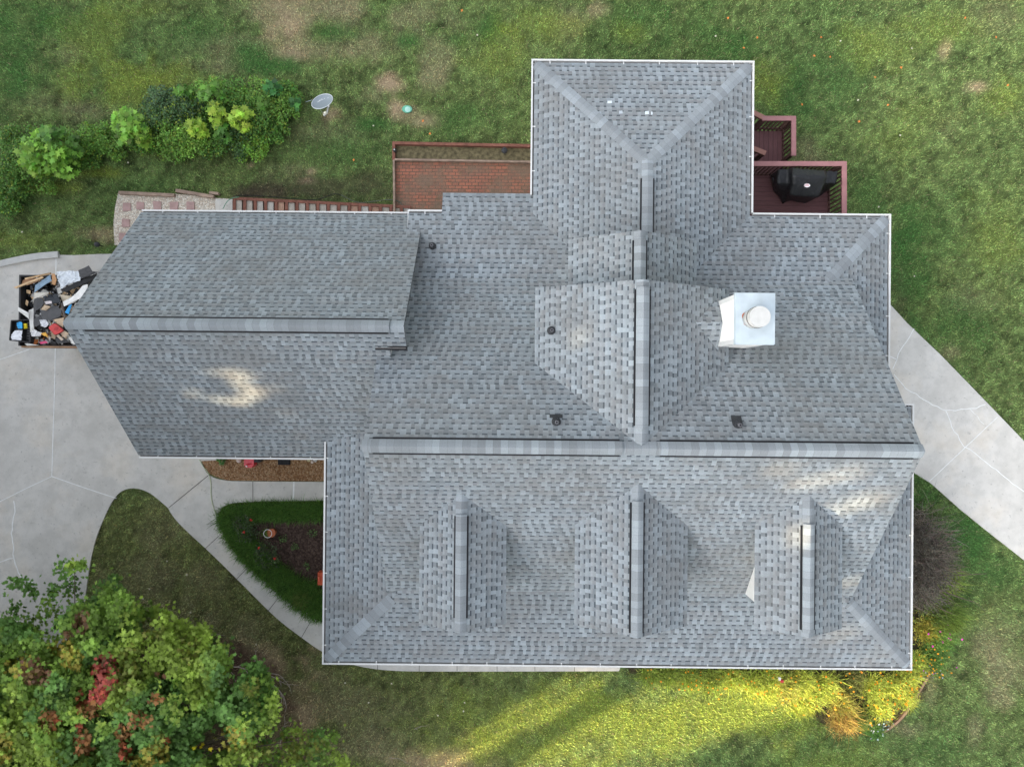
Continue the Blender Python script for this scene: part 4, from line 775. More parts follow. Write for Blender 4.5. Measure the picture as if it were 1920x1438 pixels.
b = MB(); b.tube([cD + ax * rx_ * math.cos(t_) + ay * ry_ * math.sin(t_) for t_ in np.linspace(0, 2 * math.pi, K + 1)], .012, 6); b.build('rim', simple('rim_light', (.62, .66, .68), .4, .03), sd, True)
b = MB(); g0 = Vector(P(609, 218, 0)); b.tube([g0 + Vector((0, 0, -.1)), g0 + Vector((0, 0, .75)), cD - nD * .12], .028, 10); b.build('mast', M['white'], sd, True)
a0 = cD + ax * .20 - ay * ry_ * .96; lnb = Vector(P(611, 213, 1.25)) ; b = MB(); b.tube([a0, Vector(P(614.5, 204, 1.2)), Vector(P(613, 213, 1.25)), Vector(P(606.5, 217, 1.25))], .026, 8); b.build('feed_arm', M['white'], sd, True)
b = MB(); q = Vector(P(609.5, 213, 1.28)); b.tube([q - Vector((.03, 0, 0)), q + Vector((.05, .02, .02))], .04, 12); b.build('feed_horn', simple('cream_plastic', (.75, .74, .60), .5, .05), sd, True)
tc = bpy.data.curves.new('lettering', 'FONT'); tc.body = 'DIRECTV'; tc.size = .125; tc.extrude = .002; tc.align_x = 'CENTER'; tc.align_y = 'CENTER'
to = bpy.data.objects.new('tmp', tc); COL.objects.link(to); bpy.context.view_layer.update(); mt = bpy.data.meshes.new_from_object(to); bpy.data.objects.remove(to)
lo_ = bpy.data.objects.new('lettering', mt); COL.objects.link(lo_); tx = (ax * .97 + ay * .22).normalized(); ty = nD.cross(tx).normalized(); pos = cD + ay * ry_ * .45 - ax * .07 + nD * .004 - nD * .05
R3 = Matrix((tx, ty, nD)).transposed().to_4x4(); R3.translation = pos; lo_.parent = sd; lo_.matrix_parent_inverse = Matrix.Translation(sd.location).inverted(); lo_.matrix_basis = R3; mt.materials.append(simple('white_letters', (.78, .80, .82), .5, .02))
b = MB(); cr = cD + ax * .17 + ay * ry_ * .55 - nD * .035
b.tube([cr + ax * .055 * math.cos(t_) + ay * .055 * math.sin(t_) for t_ in np.linspace(-1.6, 2.2, 12)], .006, 5); b.tube([cr + ax * .035 + ay * .03, cr + ax * .05 - ay * .05], .006, 5); b.build('emblem', simple('white_emblem', (.75, .77, .79), .5, .02), sd)
q0 = P(573, 192, .12); b = MB(); b.tube([q0, P(585, 188, .3)], .008, 5); tag(b.build('wire', M['metal']), 'thin pale wire on the grass left of the satellite dish', 'wire')
# green cover with sandy ring
b = MB(); q = P(763.5, 206); b.prism([(q[0] + .165 * math.cos(t_), q[1] + .12 * math.sin(t_)) for t_ in np.linspace(0, 6.283, 21)[:-1]], 0, .05); o = b.build('utility_cover', simple('green_plastic', (.12, .42, .28), .35, .15, 4, .6)); tag(o, 'small round green utility cover set in sandy soil in the back lawn', 'cover')
b = MB(); b.tube([(q[0] + .02, q[1] - .01, .05), (q[0] + .02, q[1] - .01, .062)], [.09, .02], 16); b.build('boss', simple('pale_green', (.40, .66, .58), .3, .1), o)
# garden lights
def glight(px, py, label, r=.07):
    q = P(px, py); e = empty('garden_light', q, label, 'garden light'); b = MB(); b.tube([(q[0], q[1], -.05), (q[0], q[1], .3)], .015, 8); b.build('stake', M['black'], e); b = MB(); b.tube([(q[0], q[1], .26), (q[0], q[1], .33), (q[0], q[1], .36)], [r, r * .9, r * .3], 14); b.build('lamp_head', M['rubber'], e); return e
glight(192, 462, 'small black garden light on the grass by the driveway end', .085); e = glight(743, 288, 'small black garden light with a pale top in the corner of the planting strip', .06)
b = MB(); q = P(743, 288); b.tube([(q[0], q[1], .36), (q[0], q[1], .372)], .02, 10); b.build('lens', M['white'], e); glight(946, 288, 'round black garden light near the middle of the planting strip', .10)
# things in the bark mulch
q = P(474, 867); e = empty('gas_can', q, 'red plastic fuel can on the bark mulch under the garage gutter', 'fuel can'); red = simple('red_plastic', (.62, .03, .05), .35, .06, 5, .5)
b = MB(); b.prism([(q[0] + dx, q[1] + dy) for dx, dy in ((-.16, -.05), (-.10, -.13), (.08, -.13), (.15, -.04), (.15, .15), (-.16, .15))], .02, .32); b.build('can', red, e)
b = MB(); b.tube([(q[0] - .08, q[1] - .02, .36), (q[0], q[1] - .02, .40), (q[0] + .08, q[1] - .02, .36)], .02, 8); b.build('handle', red, e)
b = MB(); b.tube([(q[0] - .07, q[1] - .08, .32), (q[0] - .07, q[1] - .08, .36)], .03, 10); b.build('spout_cap', M['white'], e)
q = P(488, 862); b = MB(); b.box(q[0] - .1, q[0] + .1, q[1] - .05, q[1] + .2, .02, .3); b.box(q[0] - .06, q[0] + .06, q[1], q[1] + .15, .3, .34); tag(b.build('black_bucket', M['rubber']), 'small black box standing right beside the red fuel can', 'box')
q = P(534, 864); b = MB(); b.box(q[0] - .19, q[0] + .19, q[1] - .12, q[1] + .2, .02, .10); 
for k in range(5): b.box(q[0] - .17 + k * .08, q[0] - .15 + k * .08, q[1] - .1, q[1] + .18, .10, .12)
tag(b.build('floor_grate', M['black']), 'flat black grate on the bark mulch under the garage gutter', 'grate')
def pebble(px, py, r, col, label):
    q = P(px, py); bm = bmesh.new(); bmesh.ops.create_icosphere(bm, subdivisions=2, radius=r)
    for v in bm.verts: v.co.z *= .6; v.co *= 1 + random.uniform(-.08, .08)
    me = bpy.data.meshes.new('rock'); bm.to_mesh(me); bm.free(); me.materials.append(simple('rock_mat', col, .85, .15, 9)); o = bpy.data.objects.new('rock', me); COL.objects.link(o); o.location = (q[0], q[1], .03 + r * .3); tag(o, label, 'rock')
pebble(580, 862, .07, (.45, .38, .22), 'mossy tan rock in the mulch corner by the wall gutter'); pebble(586, 866, .05, (.62, .54, .48), 'small pale pink rock in the mulch corner'); pebble(592, 862, .07, (.55, .53, .50), 'flat pale grey rock nearest the corner gutter'); pebble(449, 862, .09, (.50, .42, .38), 'pale pinkish rock between the weeds and the fuel can')
# hoses
def hose(pts, z, r, mat, label, name='garden_hose'):
    b = MB(); b.tube([P(a, c, z) for a, c in chaikin(pts, 2)], r, 6); tag(b.build(name, mat, None, True), label, 'hose')
hose([(374, 862), (380, 874), (391, 886), (396, 905), (395, 925), (398, 945), (404, 962), (411, 980), (412, 1000)], .055, .013, simple('pale_green_hose', (.46, .52, .34), .5, .1), 'pale green garden hose lying across the walkway by the bark mulch')
hose([(572, 1138), (576, 1152), (582, 1162), (596, 1168), (612, 1173)], .06, .012, simple('white_hose', (.70, .72, .66), .5, .1), 'white hose end at the bottom tip of the garden bed')
hose([(418, 392), (425, 378), (436, 371), (448, 370)], .2, .013, simple('green_hose', (.10, .26, .17), .5, .1), 'dark green hose over the landing at the head of the timber steps')
hose([(436, 372), (440, 366), (500, 368), (560, 374), (590, 376), (610, 370), (625, 363), (640, 366)], .06, .012, M['black'], 'black pipe lying in the grass above the timber steps', 'drip_pipe')
hose([(640, 366), (670, 382), (700, 378), (730, 374), (745, 376), (755, 384), (757, 398)], .09, .012, simple('grey_hose', (.10, .11, .09), .6, .1), 'grey green hose crossing the corner of the patio')
# ------------------------------------------------------------------ leaves and plants
MAPLE = np.array([(0, -.55), (.12, -.28), (.50, -.36), (.38, -.08), (.62, .18), (.24, .16), (0, .62), (-.24, .16), (-.62, .18), (-.38, -.08), (-.50, -.36), (-.12, -.28)])
OVAL = np.array([(0, -.5), (.26, -.2), (.28, .15), (0, .5), (-.28, .15), (-.26, -.2)])
QUAD = np.array([(-.5, -.4), (.5, -.5), (.4, .5), (-.5, .4)])
def leaves(name, c, sizes, shape, cols, tilt=.6, mat=None, parent=None, fold=.12):
    n = len(c); az = rng.uniform(0, 6.283, n); nt_ = rng.normal(0, tilt, n).clip(-1.4, 1.4); na = rng.uniform(0, 6.283, n)
    nrm = np.stack([np.sin(nt_) * np.cos(na), np.sin(nt_) * np.sin(na), np.cos(nt_)], -1)
    t0 = np.stack([np.cos(az), np.sin(az), np.zeros(n)], -1); t1 = t0 - nrm * (t0 * nrm).sum(-1, keepdims=True); t1 /= np.linalg.norm(t1, axis=-1, keepdims=True) + 1e-9; t2 = np.cross(nrm, t1)
    v = c[:, None, :] + (shape[None, :, 0, None] * t1[:, None, :] + shape[None, :, 1, None] * t2[:, None, :] - np.abs(shape[None, :, 0, None]) * fold * nrm[:, None, :]) * sizes[:, None, None]
    return npmesh(name, v.reshape(-1, 3), len(shape), mat or M['leaf'], cols, parent)
def vary(base, n, s=.22): c = np.array(base)[None] * (1 + rng.normal(0, s, (n, 1))).clip(.4, 1.8); c = c * (1 + rng.normal(0, .07, (n, 3))); return c.clip(.005, .9)
def clumps(cents, rad, per, flat=.7):
    k = len(cents); d = rng.normal(0, 1, (k, per, 3)); d /= np.linalg.norm(d, axis=-1, keepdims=True); r = rng.random((k, per, 1)) ** .45
    d = d * r * np.asarray(rad).reshape(-1, 1, 1); d[..., 2] = d[..., 2] * flat; return (cents[:, None, :] + d).reshape(-1, 3)
M['barkw'] = simple('tree_bark', (.14, .11, .085), .9, .35, 6, bump=.6)
# big maple at the lower left
mp_ = empty('maple_tree', P(205, 1400), 'large maple turning from green to orange and red beside the driveway', 'tree')
trunk = Vector(P(205, 1400)); b = MB(); b.tube([trunk + Vector((0, 0, -.2)), trunk + Vector((.1, 0, 1.2)), trunk + Vector((.05, .1, 2.6)), trunk + Vector((.2, .1, 5.0))], [.26, .21, .17, .08], 12); b.build('trunk', M['barkw'], mp_, True)
outline = [(-260, 1500), (-200, 1300), (-60, 1180), (0, 1170), (35, 1165), (95, 1210), (130, 1150), (180, 1120), (232, 1100), (235, 1150), (260, 1130), (288, 1140), (300, 1165), (345, 1170), (380, 1185), (425, 1225), (418, 1290), (440, 1310), (470, 1245), (492, 1255), (512, 1330), (505, 1370), (478, 1360), (470, 1425), (430, 1430), (420, 1480), (480, 1540), (400, 1750), (100, 1850), (-200, 1750)]
sprays = [(120, 1062, 14), (128, 1080, 16), (140, 1062, 12), (132, 1102, 18), (150, 1060, 8), (25, 1092, 12), (45, 1095, 14), (60, 1112, 14), (30, 1140, 14), (70, 1160, 20), (95, 1130, 16), (100, 1105, 12), (15, 1175, 14), (55, 1190, 20), (110, 1160, 22), (150, 1140, 20), (140, 1180, 24), (200, 1100, 14), (215, 1085, 10), (225, 1115, 12), (0, 1200, 18), (-10, 1160, 14), (382, 1178, 8), (390, 1200, 16), (318, 1190, 20), (310, 1150, 10), (520, 1420, 14), (500, 1395, 12), (545, 1395, 14), (555, 1370, 10), (575, 1385, 14), (600, 1380, 16), (625, 1382, 12), (560, 1420, 20), (600, 1420, 22), (640, 1430, 16), (500, 1430, 22), (530, 1440, 22), (575, 1440, 24), (620, 1415, 16), (545, 1410, 18), (590, 1400, 16), (650, 1445, 14), (470, 1420, 22), (440, 1440, 24), (535, 1375, 12), (480, 1255, 12), (500, 1290, 14), (510, 1330, 12), (610, 1440, 20), (640, 1445, 18), (560, 1435, 20), (500, 1410, 16), (605, 1395, 14), (570, 1405, 14), (455, 1300, 18), (440, 1330, 20), (480, 1345, 16), (495, 1360, 14), (590, 1420, 18), (545, 1425, 18)]
NC = 2900; cx_ = rng.uniform(-260, 520, NC * 2); cy_ = rng.uniform(1100, 1850, NC * 2); ok = inpoly(cx_, cy_, outline)
nz = vnoise(cx_, cy_, 55, 77); ok &= (nz > .13) | (cy_ > 1500)
ok &= ~(inpoly(cx_, cy_, [(385, 1345), (430, 1345), (440, 1400), (385, 1440), (360, 1400)])) & ~(((cx_ - 350) / 26) ** 2 + ((cy_ - 1330) / 18) ** 2 < 1)
cx_ = cx_[ok]; cy_ = cy_[ok]
rr = np.hypot((cx_ - 190) / 420, (cy_ - 1420) / 340).clip(0, 1)
cz_ = 2.9 + 3.6 * np.sqrt(1 - rr ** 2 * .9) + rng.normal(0, .5, len(cx_)) - 1.6 * (rng.random(len(cx_)) < .35)
cents = np.array([P(a, c, max(z, 1.4)) for a, c, z in zip(cx_, cy_, cz_)]); rad = rng.uniform(.12, .27, len(cents)); cpx = np.stack([cx_, cy_], -1)
sc_ = np.array([P(a, c, 3.0 + random.uniform(-.4, 1.2) - (1.6 if a > 490 else 0)) for a, c, r_ in sprays]); cents = np.concatenate([cents, sc_]); rad = np.concatenate([rad, np.array([r_ / 60 for *_, r_ in sprays])]); cpx = np.concatenate([cpx, np.array([(a, c) for a, c, _ in sprays])])
ACC = [(198, 1266, 25, 38, 0), (182, 1304, 20, 16, 0), (152, 1310, 12, 14, 1), (90, 1350, 18, 22, 2), (105, 1345, 8, 10, 1), (150, 1365, 10, 8, 1), (155, 1395, 20, 26, 2), (232, 1375, 16, 20, 2), (232, 1410, 14, 20, 1), (262, 1350, 22, 18, 2), (290, 1310, 16, 10, 2), (152, 1165, 16, 22, 3), (128, 1190, 14, 10, 3), (300, 1390, 20, 16, 4), (310, 1390, 8, 8, 1), (165, 1330, 20, 20, 2), (5, 1400, 20, 34, 5), (115, 1215, 26, 16, 5), (135, 1235, 22, 20, 5), (40, 1250, 34, 20, 5), (285, 1185, 26, 20, 4), (250, 1230, 26, 20, 4), (430, 1385, 36, 22, 5), (290, 1415, 30, 20, 5), (300, 1265, 10, 8, 3), (65, 1260, 30, 26, 3), (195, 1240, 14, 12, 3), (385, 1400, 24, 6, 6), (480, 1410, 30, 20, 4), (560, 1400, 50, 26, 4), (230, 1265, 30, 30, 4), (355, 1215, 20, 26, 4), (260, 1430, 30, 16, 5), (470, 1290, 20, 20, 4)]
AC = [(.52, .115, .085), (.44, .12, .05), (.34, .16, .055), (.22, .12, .06), (.23, .28, .05), (.38, .34, .055), (.85, .68, .03)]
per = 52; lp = clumps(cents, rad, per, .55); n = len(lp); lp = lp + rng.normal(0, 1, (n, 3)) * (.03 + .10 * (rng.random((n, 1)) < .25)); li = np.repeat(np.arange(len(cents)), per)
lpx, lpy = to_px(lp[:, 0], lp[:, 1], lp[:, 2]); gsel = vnoise(lp[:, 0], lp[:, 1], .8, 5)[:, None]
cl = np.where(gsel > .62, np.array([[.30, .42, .065]]), np.where(gsel > .42, np.array([[.20, .33, .052]]), np.array([[.12, .24, .050]]))) * (1 + rng.normal(0, .22, (n, 1))).clip(.45, 1.6)
clh = rng.random(len(cents))[li][:, None]; cl = cl * (.7 + .6 * clh)
for ax_, ay_, rx, ry, k in ACC:
    q = ((lpx - ax_) / rx) ** 2 + ((lpy - ay_) / ry) ** 2; m_ = (q < 1 + rng.normal(0, .25, n)) & (rng.random(n) < (.92 if k in (0, 6) else .72)); cl[m_] = vary(AC[k], m_.sum(), .2)
leaves('crown', lp, rng.uniform(.07, .125, n), MAPLE, cl, .6, parent=mp_)
b = MB()
for k in range(0, len(cents), 14):
    c = Vector(cents[k]); s_ = trunk + Vector((.1, .05, random.uniform(2.0, 4.2))); mid = s_.lerp(c, .55) + Vector((0, 0, -.25)); b.tube([s_, mid, c], [.05, .028, .008], 5, cap=False)
b.build('limb', M['barkw'], mp_)
# fallen branches on the bare soil
bm_ = simple('grey_twig', (.36, .31, .27), .9, .2)
def branch(pts, r, label, side=6):
    b = MB(); q = [P(a, c, .05 + .05 * random.random()) for a, c in pts]; b.tube(q, [r * (1 - .7 * i / (len(q) - 1)) for i in range(len(q))], 5)
    for k in range(side):
        i = random.randrange(len(pts) - 1); t = random.random(); s = (pts[i][0] * (1 - t) + pts[i + 1][0] * t, pts[i][1] * (1 - t) + pts[i + 1][1] * t); dx = pts[-1][0] - pts[0][0]; dy = pts[-1][1] - pts[0][1]; L = math.hypot(dx, dy); a = math.atan2(dy, dx) + random.choice((-1, 1)) * random.uniform(.3, .8); l2 = L * random.uniform(.15, .35)
        b.tube([P(*s, .07), P(s[0] + l2 * .6 * math.cos(a), s[1] + l2 * .6 * math.sin(a), .1), P(s[0] + l2 * math.cos(a + .2), s[1] + l2 * math.sin(a + .2), .06)], [r * .5, r * .35, r * .15], 4)
    tag(b.build('fallen_branch', bm_), label, 'branch')
branch([(418, 1250), (445, 1250), (480, 1259), (522, 1264), (530, 1270)], .022, 'bare fallen branch pointing right from the maple crown')
branch([(488, 1262), (500, 1272), (520, 1290), (532, 1305), (536, 1318)], .026, 'thick fallen branch curving down at the edge of the bare soil')
branch([(495, 1262), (515, 1270), (535, 1282), (560, 1284)], .016, 'thin fallen branch reaching farthest right over the bare soil')
branch([(385, 1192), (405, 1188), (424, 1192)], .012, 'short pale twig above the bare soil', 2); branch([(525, 1395), (530, 1370), (535, 1350)], .014, 'upright twig on bare soil near the bottom saplings', 3); branch([(478, 1240), (480, 1220), (485, 1208)], .008, 'tiny twig standing off the bare soil into the grass', 1)
branch([(777, 1366), (790, 1361), (803, 1360)], .010, 'short pale stick on the front lawn', 1); branch([(730, 1420), (750, 1422), (768, 1432)], .009, 'thin curved stick at the bottom edge of the lawn', 2)
# hedge band at upper left: individual shrubs
DG = (.11, .24, .045); MG = (.16, .32, .055); BG = (.21, .40, .06)
def shrub(px, py, rp, h, base, label, leaf=.045, nleaf=1500, shape=OVAL, cat='shrub', group=None, tilt=.8, yel=0.0, name='shrub'):
    q = P(px, py, h * .75); q = (q[0], q[1], 0.0); r = rp / 57.7 * (1 - h * .75 / H); e = empty(name, q, label, cat, group)
    k = 26; a = rng.uniform(0, 6.283, k); rr = r * np.sqrt(rng.random(k)) * .95; cz = h * (.25 + .65 * np.sqrt(1 - (rr / r) ** 2 * .95)) * rng.uniform(.7, 1.1, k)
    cc_ = np.stack([q[0] + rr * np.cos(a), q[1] + rr * np.sin(a), cz], -1); lp = clumps(cc_, np.full(k, r * .36), nleaf // k, .8); lp[:, 2] = lp[:, 2].clip(.03)
    cols = vary(base, len(lp), .28) * (.75 + .5 * rng.random(k)[np.repeat(np.arange(k), nleaf // k)])[:, None]
    if yel: m_ = rng.random(len(lp)) < yel; cols[m_] = vary((.22, .30, .04), m_.sum())
    leaves('foliage', lp, rng.uniform(.7, 1.35, len(lp)) * leaf * (1.3 if shape is OVAL else 1), shape, cols, tilt, parent=e)
    b = MB()
    for j in range(0, k, 3): b.tube([(q[0] + random.uniform(-.05, .05), q[1] + random.uniform(-.05, .05), -.05), tuple(cc_[j])], [.014, .005], 4, cap=False)
    b.build('stem', M['barkw'], e); return e
HB = [(8, 330, 34, .9, DG), (30, 262, 30, .8, DG), (60, 320, 34, .7, MG), (105, 300, 30, .7, DG), (148, 262, 30, .7, MG), (150, 290, 26, .6, DG), (185, 258, 26, .6, MG), (215, 268, 22, .5, MG), (262, 255, 26, .6, DG), (285, 225, 30, .9, (.09, .18, .06)), (300, 190, 26, .9, (.10, .18, .08)), (335, 200, 32, 1.1, (.07, .14, .05)), (318, 250, 34, .8, MG), (355, 250, 32, .8, BG), (395, 180, 30, .8, MG), (400, 260, 30, .7, DG), (440, 190, 34, .8, DG), (445, 250, 32, .8, (.08, .16, .05)), (485, 185, 32, .7, MG), (480, 225, 34, .8, DG), (520, 205, 30, .6, MG), (535, 180, 24, .4, DG), (470, 270, 26, .5, BG), (15, 370, 26, .5, DG), (365, 205, 28, .8, DG), (510, 240, 24, .5, DG)]
for i, (a, c, r_, h_, bc) in enumerate(sorted(HB)): shrub(a, c, r_ * 1.22, h_, bc, '%s %s shrub, %s from the left end of the hedge band' % ('low' if h_ < .7 else 'taller', 'dark green' if bc[1] < .25 else 'fresh green', ORD[i]), .05, 2300, group='shrubs of the hedge band', yel=.12)
LM = (.22, .42, .06); LY = (.34, .52, .06)
for a, c, r_, h_, bc, lb, nl in ((75, 285, 46, 2.0, LM, 'largest bright green maple sapling at the left end of the hedge band', 420), (95, 255, 30, 2.1, (.12, .27, .05), 'fresh green maple sapling behind the largest bright sapling', 200), (60, 305, 26, 1.5, (.24, .40, .05), 'yellow green sapling at the lower side of the largest bright sapling', 160), (238, 238, 34, 1.5, LM, 'bright green sapling standing alone midway along the hedge band', 260), (262, 250, 18, 1.3, (.25, .38, .05), 'small yellow green sapling right of the lone bright one', 80), (365, 238, 16, 1.5, LY, 'yellow green sapling lowest in the middle of the hedge band', 110), (402, 212, 17, 1.7, (.30, .44, .05), 'lime sapling between the two yellow ones in the hedge band', 120), (443, 214, 19, 1.8, LY, 'brightest yellow sapling near the right of the hedge band', 150), (392, 178, 22, 1.5, (.14, .30, .05), 'fresh green sapling at the top of the hedge band', 90), (508, 162, 14, 1.1, (.07, .24, .06), 'small bluish green sapling at the upper right of the hedge band', 50), (490, 196, 14, 1.0, (.12, .24, .04), 'little green sapling in the right half of the hedge band', 50), (552, 193, 10, .7, (.07, .2, .05), 'tiny green sapling at the right tip of the hedge band', 30), (418, 248, 18, 1.2, (.10, .24, .04), 'mid green sapling below the lime one', 70), (345, 172, 16, 1.3, (.12, .27, .04), 'small green sapling at the upper left of the dark bushes', 60)):
    shrub(a, c, r_, h_, bc, lb, .17, nl, MAPLE, 'sapling', None, .45, name='sapling')
# liriope hedge round the garden bed
outer = chaikin([(606, 946), (455, 946), (424, 952), (415, 968), (424, 1006), (455, 1048), (524, 1107), (563, 1142), (604, 1160)], 2)
pts_ = []
for i in range(len(outer) - 1):
    a, c = outer[i], outer[i + 1]; n_ = max(1, int(math.dist(a, c) / 2.2))
    for k in range(n_):
        t = k / n_; x, y = a[0] * (1 - t) + c[0] * t, a[1] * (1 - t) + c[1] * t; L = math.dist(a, c) + 1e-6; nx2, ny2 = -(c[1] - a[1]) / L, (c[0] - a[0]) / L
        for _ in range(66): w = random.uniform(-4, 42 if x < 470 or y > 1000 else 27); s = -1; pts_.append((x + nx2 * w * s + random.uniform(-3, 3), y + ny2 * w * s + random.uniform(-3, 3)))
for a, c in ((440, 985), (425, 975), (590, 1130), (575, 1120), (598, 1145), (560, 1105), (585, 1100), (545, 1090)):
    for _ in range(420): pts_.append((a + random.gauss(0, 10), c + random.gauss(0, 8)))
pw = np.array([P2(a, c) for a, c in pts_]); n = len(pw); az = rng.uniform(0, 6.283, n)
tag(blades(pw[:, 0], pw[:, 1], np.full(n, .02), az, rng.uniform(.22, .42, n), rng.uniform(.3, 1.1, n), rng.uniform(.010, .018, n), vary((.085, .185, .030), n, .45), 'border_grass', 3), 'thick dark green border grass edging the garden bed', 'border grass', kind='stuff')
def roseb(px, py, r, label, reds):
    e = shrub(px, py, r, .6, (.055, .085, .035), label, .04, 420, name='rose_bush', cat='rose bush')
    for a, c in reds:
        q = P(a, c, .5); lp = clumps(np.array([q]), [.045], 16, .8); leaves('flower', lp, np.full(16, .05), OVAL, vary((.60, .05, .04), 16, .15), .9, parent=e)
roseb(460, 990, 26, 'dark leaved rose bush at the upper left of the garden bed', [(457, 998), (470, 975)]); roseb(500, 1040, 26, 'sparse rose bush with two red blooms in the garden bed', [(515, 1046), (485, 1028)])
for a, c, lb in ((551, 1026, 'small bright green seedling in the middle of the mulch'), (585, 1000, 'low seedling near the house side of the garden bed'), (574, 1062, 'low weed in the lower part of the garden bed'), (590, 975, 'low green plant at the top right of the garden bed'), (530, 1010, 'faint green seedling right of the flower pot')): shrub(a, c, 8, .15, (.10, .18, .05), lb, .035, 70, name='seedling', cat='seedling')
for a, c, lb in ((568, 1120, 'ornamental grass clump with pale stripes at the foot of the garden bed'),):
    q = P2(a, c); n = 500; e = empty('ornamental_grass', (q[0], q[1], 0), lb, 'ornamental grass'); blades(q[0] + rng.normal(0, .05, n), q[1] + rng.normal(0, .05, n), np.full(n, .02), rng.uniform(0, 6.28, n), rng.uniform(.3, .5, n), rng.uniform(.5, 1.2, n), np.full(n, .012), vary((.16, .20, .05), n, .35), 'foliage', 3, parent=e)
q = P(509, 996); e = empty('flower_pot', q, 'terracotta flower pot with a white rim hoop and grassy plant in the garden bed', 'flower pot'); b = MB(); b.tube([(q[0] + .08, q[1], .02), (q[0] + .08, q[1], .26)], [.10, .14], 18); b.build('pot', simple('terracotta', (.42, .13, .06), .8, .1), e)
b = MB(); b.tube([(q[0] + .13 * math.cos(t), q[1] + .13 * math.sin(t), .34) for t in np.linspace(0, 6.283, 24)], .011, 6); b.build('hoop', M['white'], e)
n = 120; blades(q[0] - .08 + rng.normal(0, .06, n), q[1] + rng.normal(0, .05, n), np.full(n, .2), rng.uniform(0, 6.28, n), rng.uniform(.12, .22, n), rng.uniform(.3, 1.2, n), np.full(n, .012), vary((.12, .20, .04), n, .3), 'grassy_plant', 2, parent=e)
q = P(604, 1080); b = MB(); b.box(q[0] - .06, q[0] + .15, q[1] - .2, q[1] + .2, .02, .3); b.tube([(q[0] - .0, q[1] - .1, .3), (q[0], q[1] + .1, .36)], .03, 8); tag(b.build('red_ornament', simple('orange_red', (.50, .09, .04), .6, .1)), 'red brown ornament half hidden under the left gutter', 'ornament')
shrub(413, 862, 9, .25, (.09, .2, .05), 'small green weed in the bark mulch under the garage gutter', .05, 130, name='weed', cat='weed')
# flower border at lower right
FY = (.46, .53, .09); FO = (.80, .34, .02)
def flowering(px, py, rp, h, base, lab, fl=FO, nf=14, nb=420, name='flowering_plant', group='feathery plants in the front border', dirn=None, w=.016):
    q = P2(px, py, h * .6); r = rp / 57.7; e = empty(name, (q[0], q[1], 0), lab, 'flowering plant', group); az = rng.uniform(0, 6.28, nb) if dirn is None else rng.normal(dirn, .7, nb)
    L = rng.uniform(.6, 1.15, nb) * math.hypot(r, h); lean = np.arctan2(r, h) * rng.uniform(.3, 1.3, nb)
    blades(q[0] + rng.normal(0, r * .28, nb), q[1] + rng.normal(0, r * .28, nb), np.full(nb, .02), az, L, lean.clip(0, 1.35), np.full(nb, w), vary(base, nb, .5), 'stems', 3, parent=e)
    nl = nb * 1; d = rng.normal(0, .52, (nl, 2)) * r; zz = (h * .85 * (1 - (np.hypot(d[:, 0], d[:, 1]) / (r * 1.6)) ** 2)).clip(.05) * rng.uniform(.5, 1.15, nl)
    leaves('foliage', np.stack([q[0] + d[:, 0], q[1] + d[:, 1], zz], -1), rng.uniform(.05, .12, nl), np.array([(0, -.7), (.12, 0), (0, .7), (-.12, 0)]), vary(base, nl, .5), 1.0, parent=e)
    if nf:
        d = rng.normal(0, .6, (nf, 2)) * r; zz = h * rng.uniform(.7, 1.1, nf); k = np.arange(9) * 2 * np.pi / 9
        for j in range(nf): leaves('flower', np.array([[q[0] + d[j, 0], q[1] + d[j, 1], zz[j]]]), rng.uniform(.04, .07, 1), np.stack([.5 * np.cos(k), .5 * np.sin(k)], -1), vary(fl, 1, .12), .5, parent=e)
    return e
LB = 'feathery yellow green plant with small orange flowers in the border along the front eave'
GR1 = (.28, .36, .06)
for fi_, (a, c, r_, h_, bc, nf) in enumerate(sorted(((1218, 1266, 22, .3, GR1, 8), (1255, 1268, 24, .35, GR1, 10), (1295, 1275, 26, .4, GR1, 14), (1335, 1278, 26, .4, GR1, 14), (1375, 1275, 28, .5, FY, 12), (1412, 1285, 28, .5, FY, 14), (1445, 1275, 26, .6, FY, 8), (1475, 1290, 28, .6, (.44, .45, .10), 6), (1440, 1300, 22, .4, FY, 5), (1505, 1280, 28, .6, FY, 8), (1520, 1315, 26, .5, FY, 6), (1550, 1290, 30, .6, FY, 10), (1600, 1275, 26, .5, (.16, .18, .05), 10), (1580, 1320, 28, .6, (.46, .42, .09), 4), (1640, 1290, 28, .5, FY, 16), (1680, 1290, 28, .5, FY, 18), (1655, 1330, 26, .5, FY, 14), (1610, 1350, 24, .4, (.14, .20, .04), 8), (1700, 1310, 22, .45, FY, 12), (1705, 1270, 24, .5, FY, 14), (1720, 1245, 22, .5, FY, 14)))): flowering(a, c, r_, h_, bc, '%s yellow green plant with small orange flowers, %s from the left under the front eave' % ('low' if h_ < .45 else 'bushy', ORD[fi_]), nf=nf)
flowering(1585, 1350, 30, .5, (.46, .33, .09), 'tawny straw coloured grass clump at the front tip of the border', nf=0, group=None, name='ornamental_grass', nb=700); flowering(1500, 1325, 22, .4, FY, 'leaning yellow green plant with orange flowers at the left tip of the border', nf=10, group=None, dirn=-.8)
flowering(1750, 1240, 30, .5, (.14, .25, .05), 'orange flowering plant just right of the roof corner', nf=24, group=None); flowering(1765, 1200, 32, .6, (.12, .24, .05), 'green plant with pink flowers right of the house', (.62, .05, .45), 16, group=None); flowering(1738, 1180, 26, .5, (.40, .36, .06), 'bright yellow bushy plant beside the right gutter', nf=0, group=None)
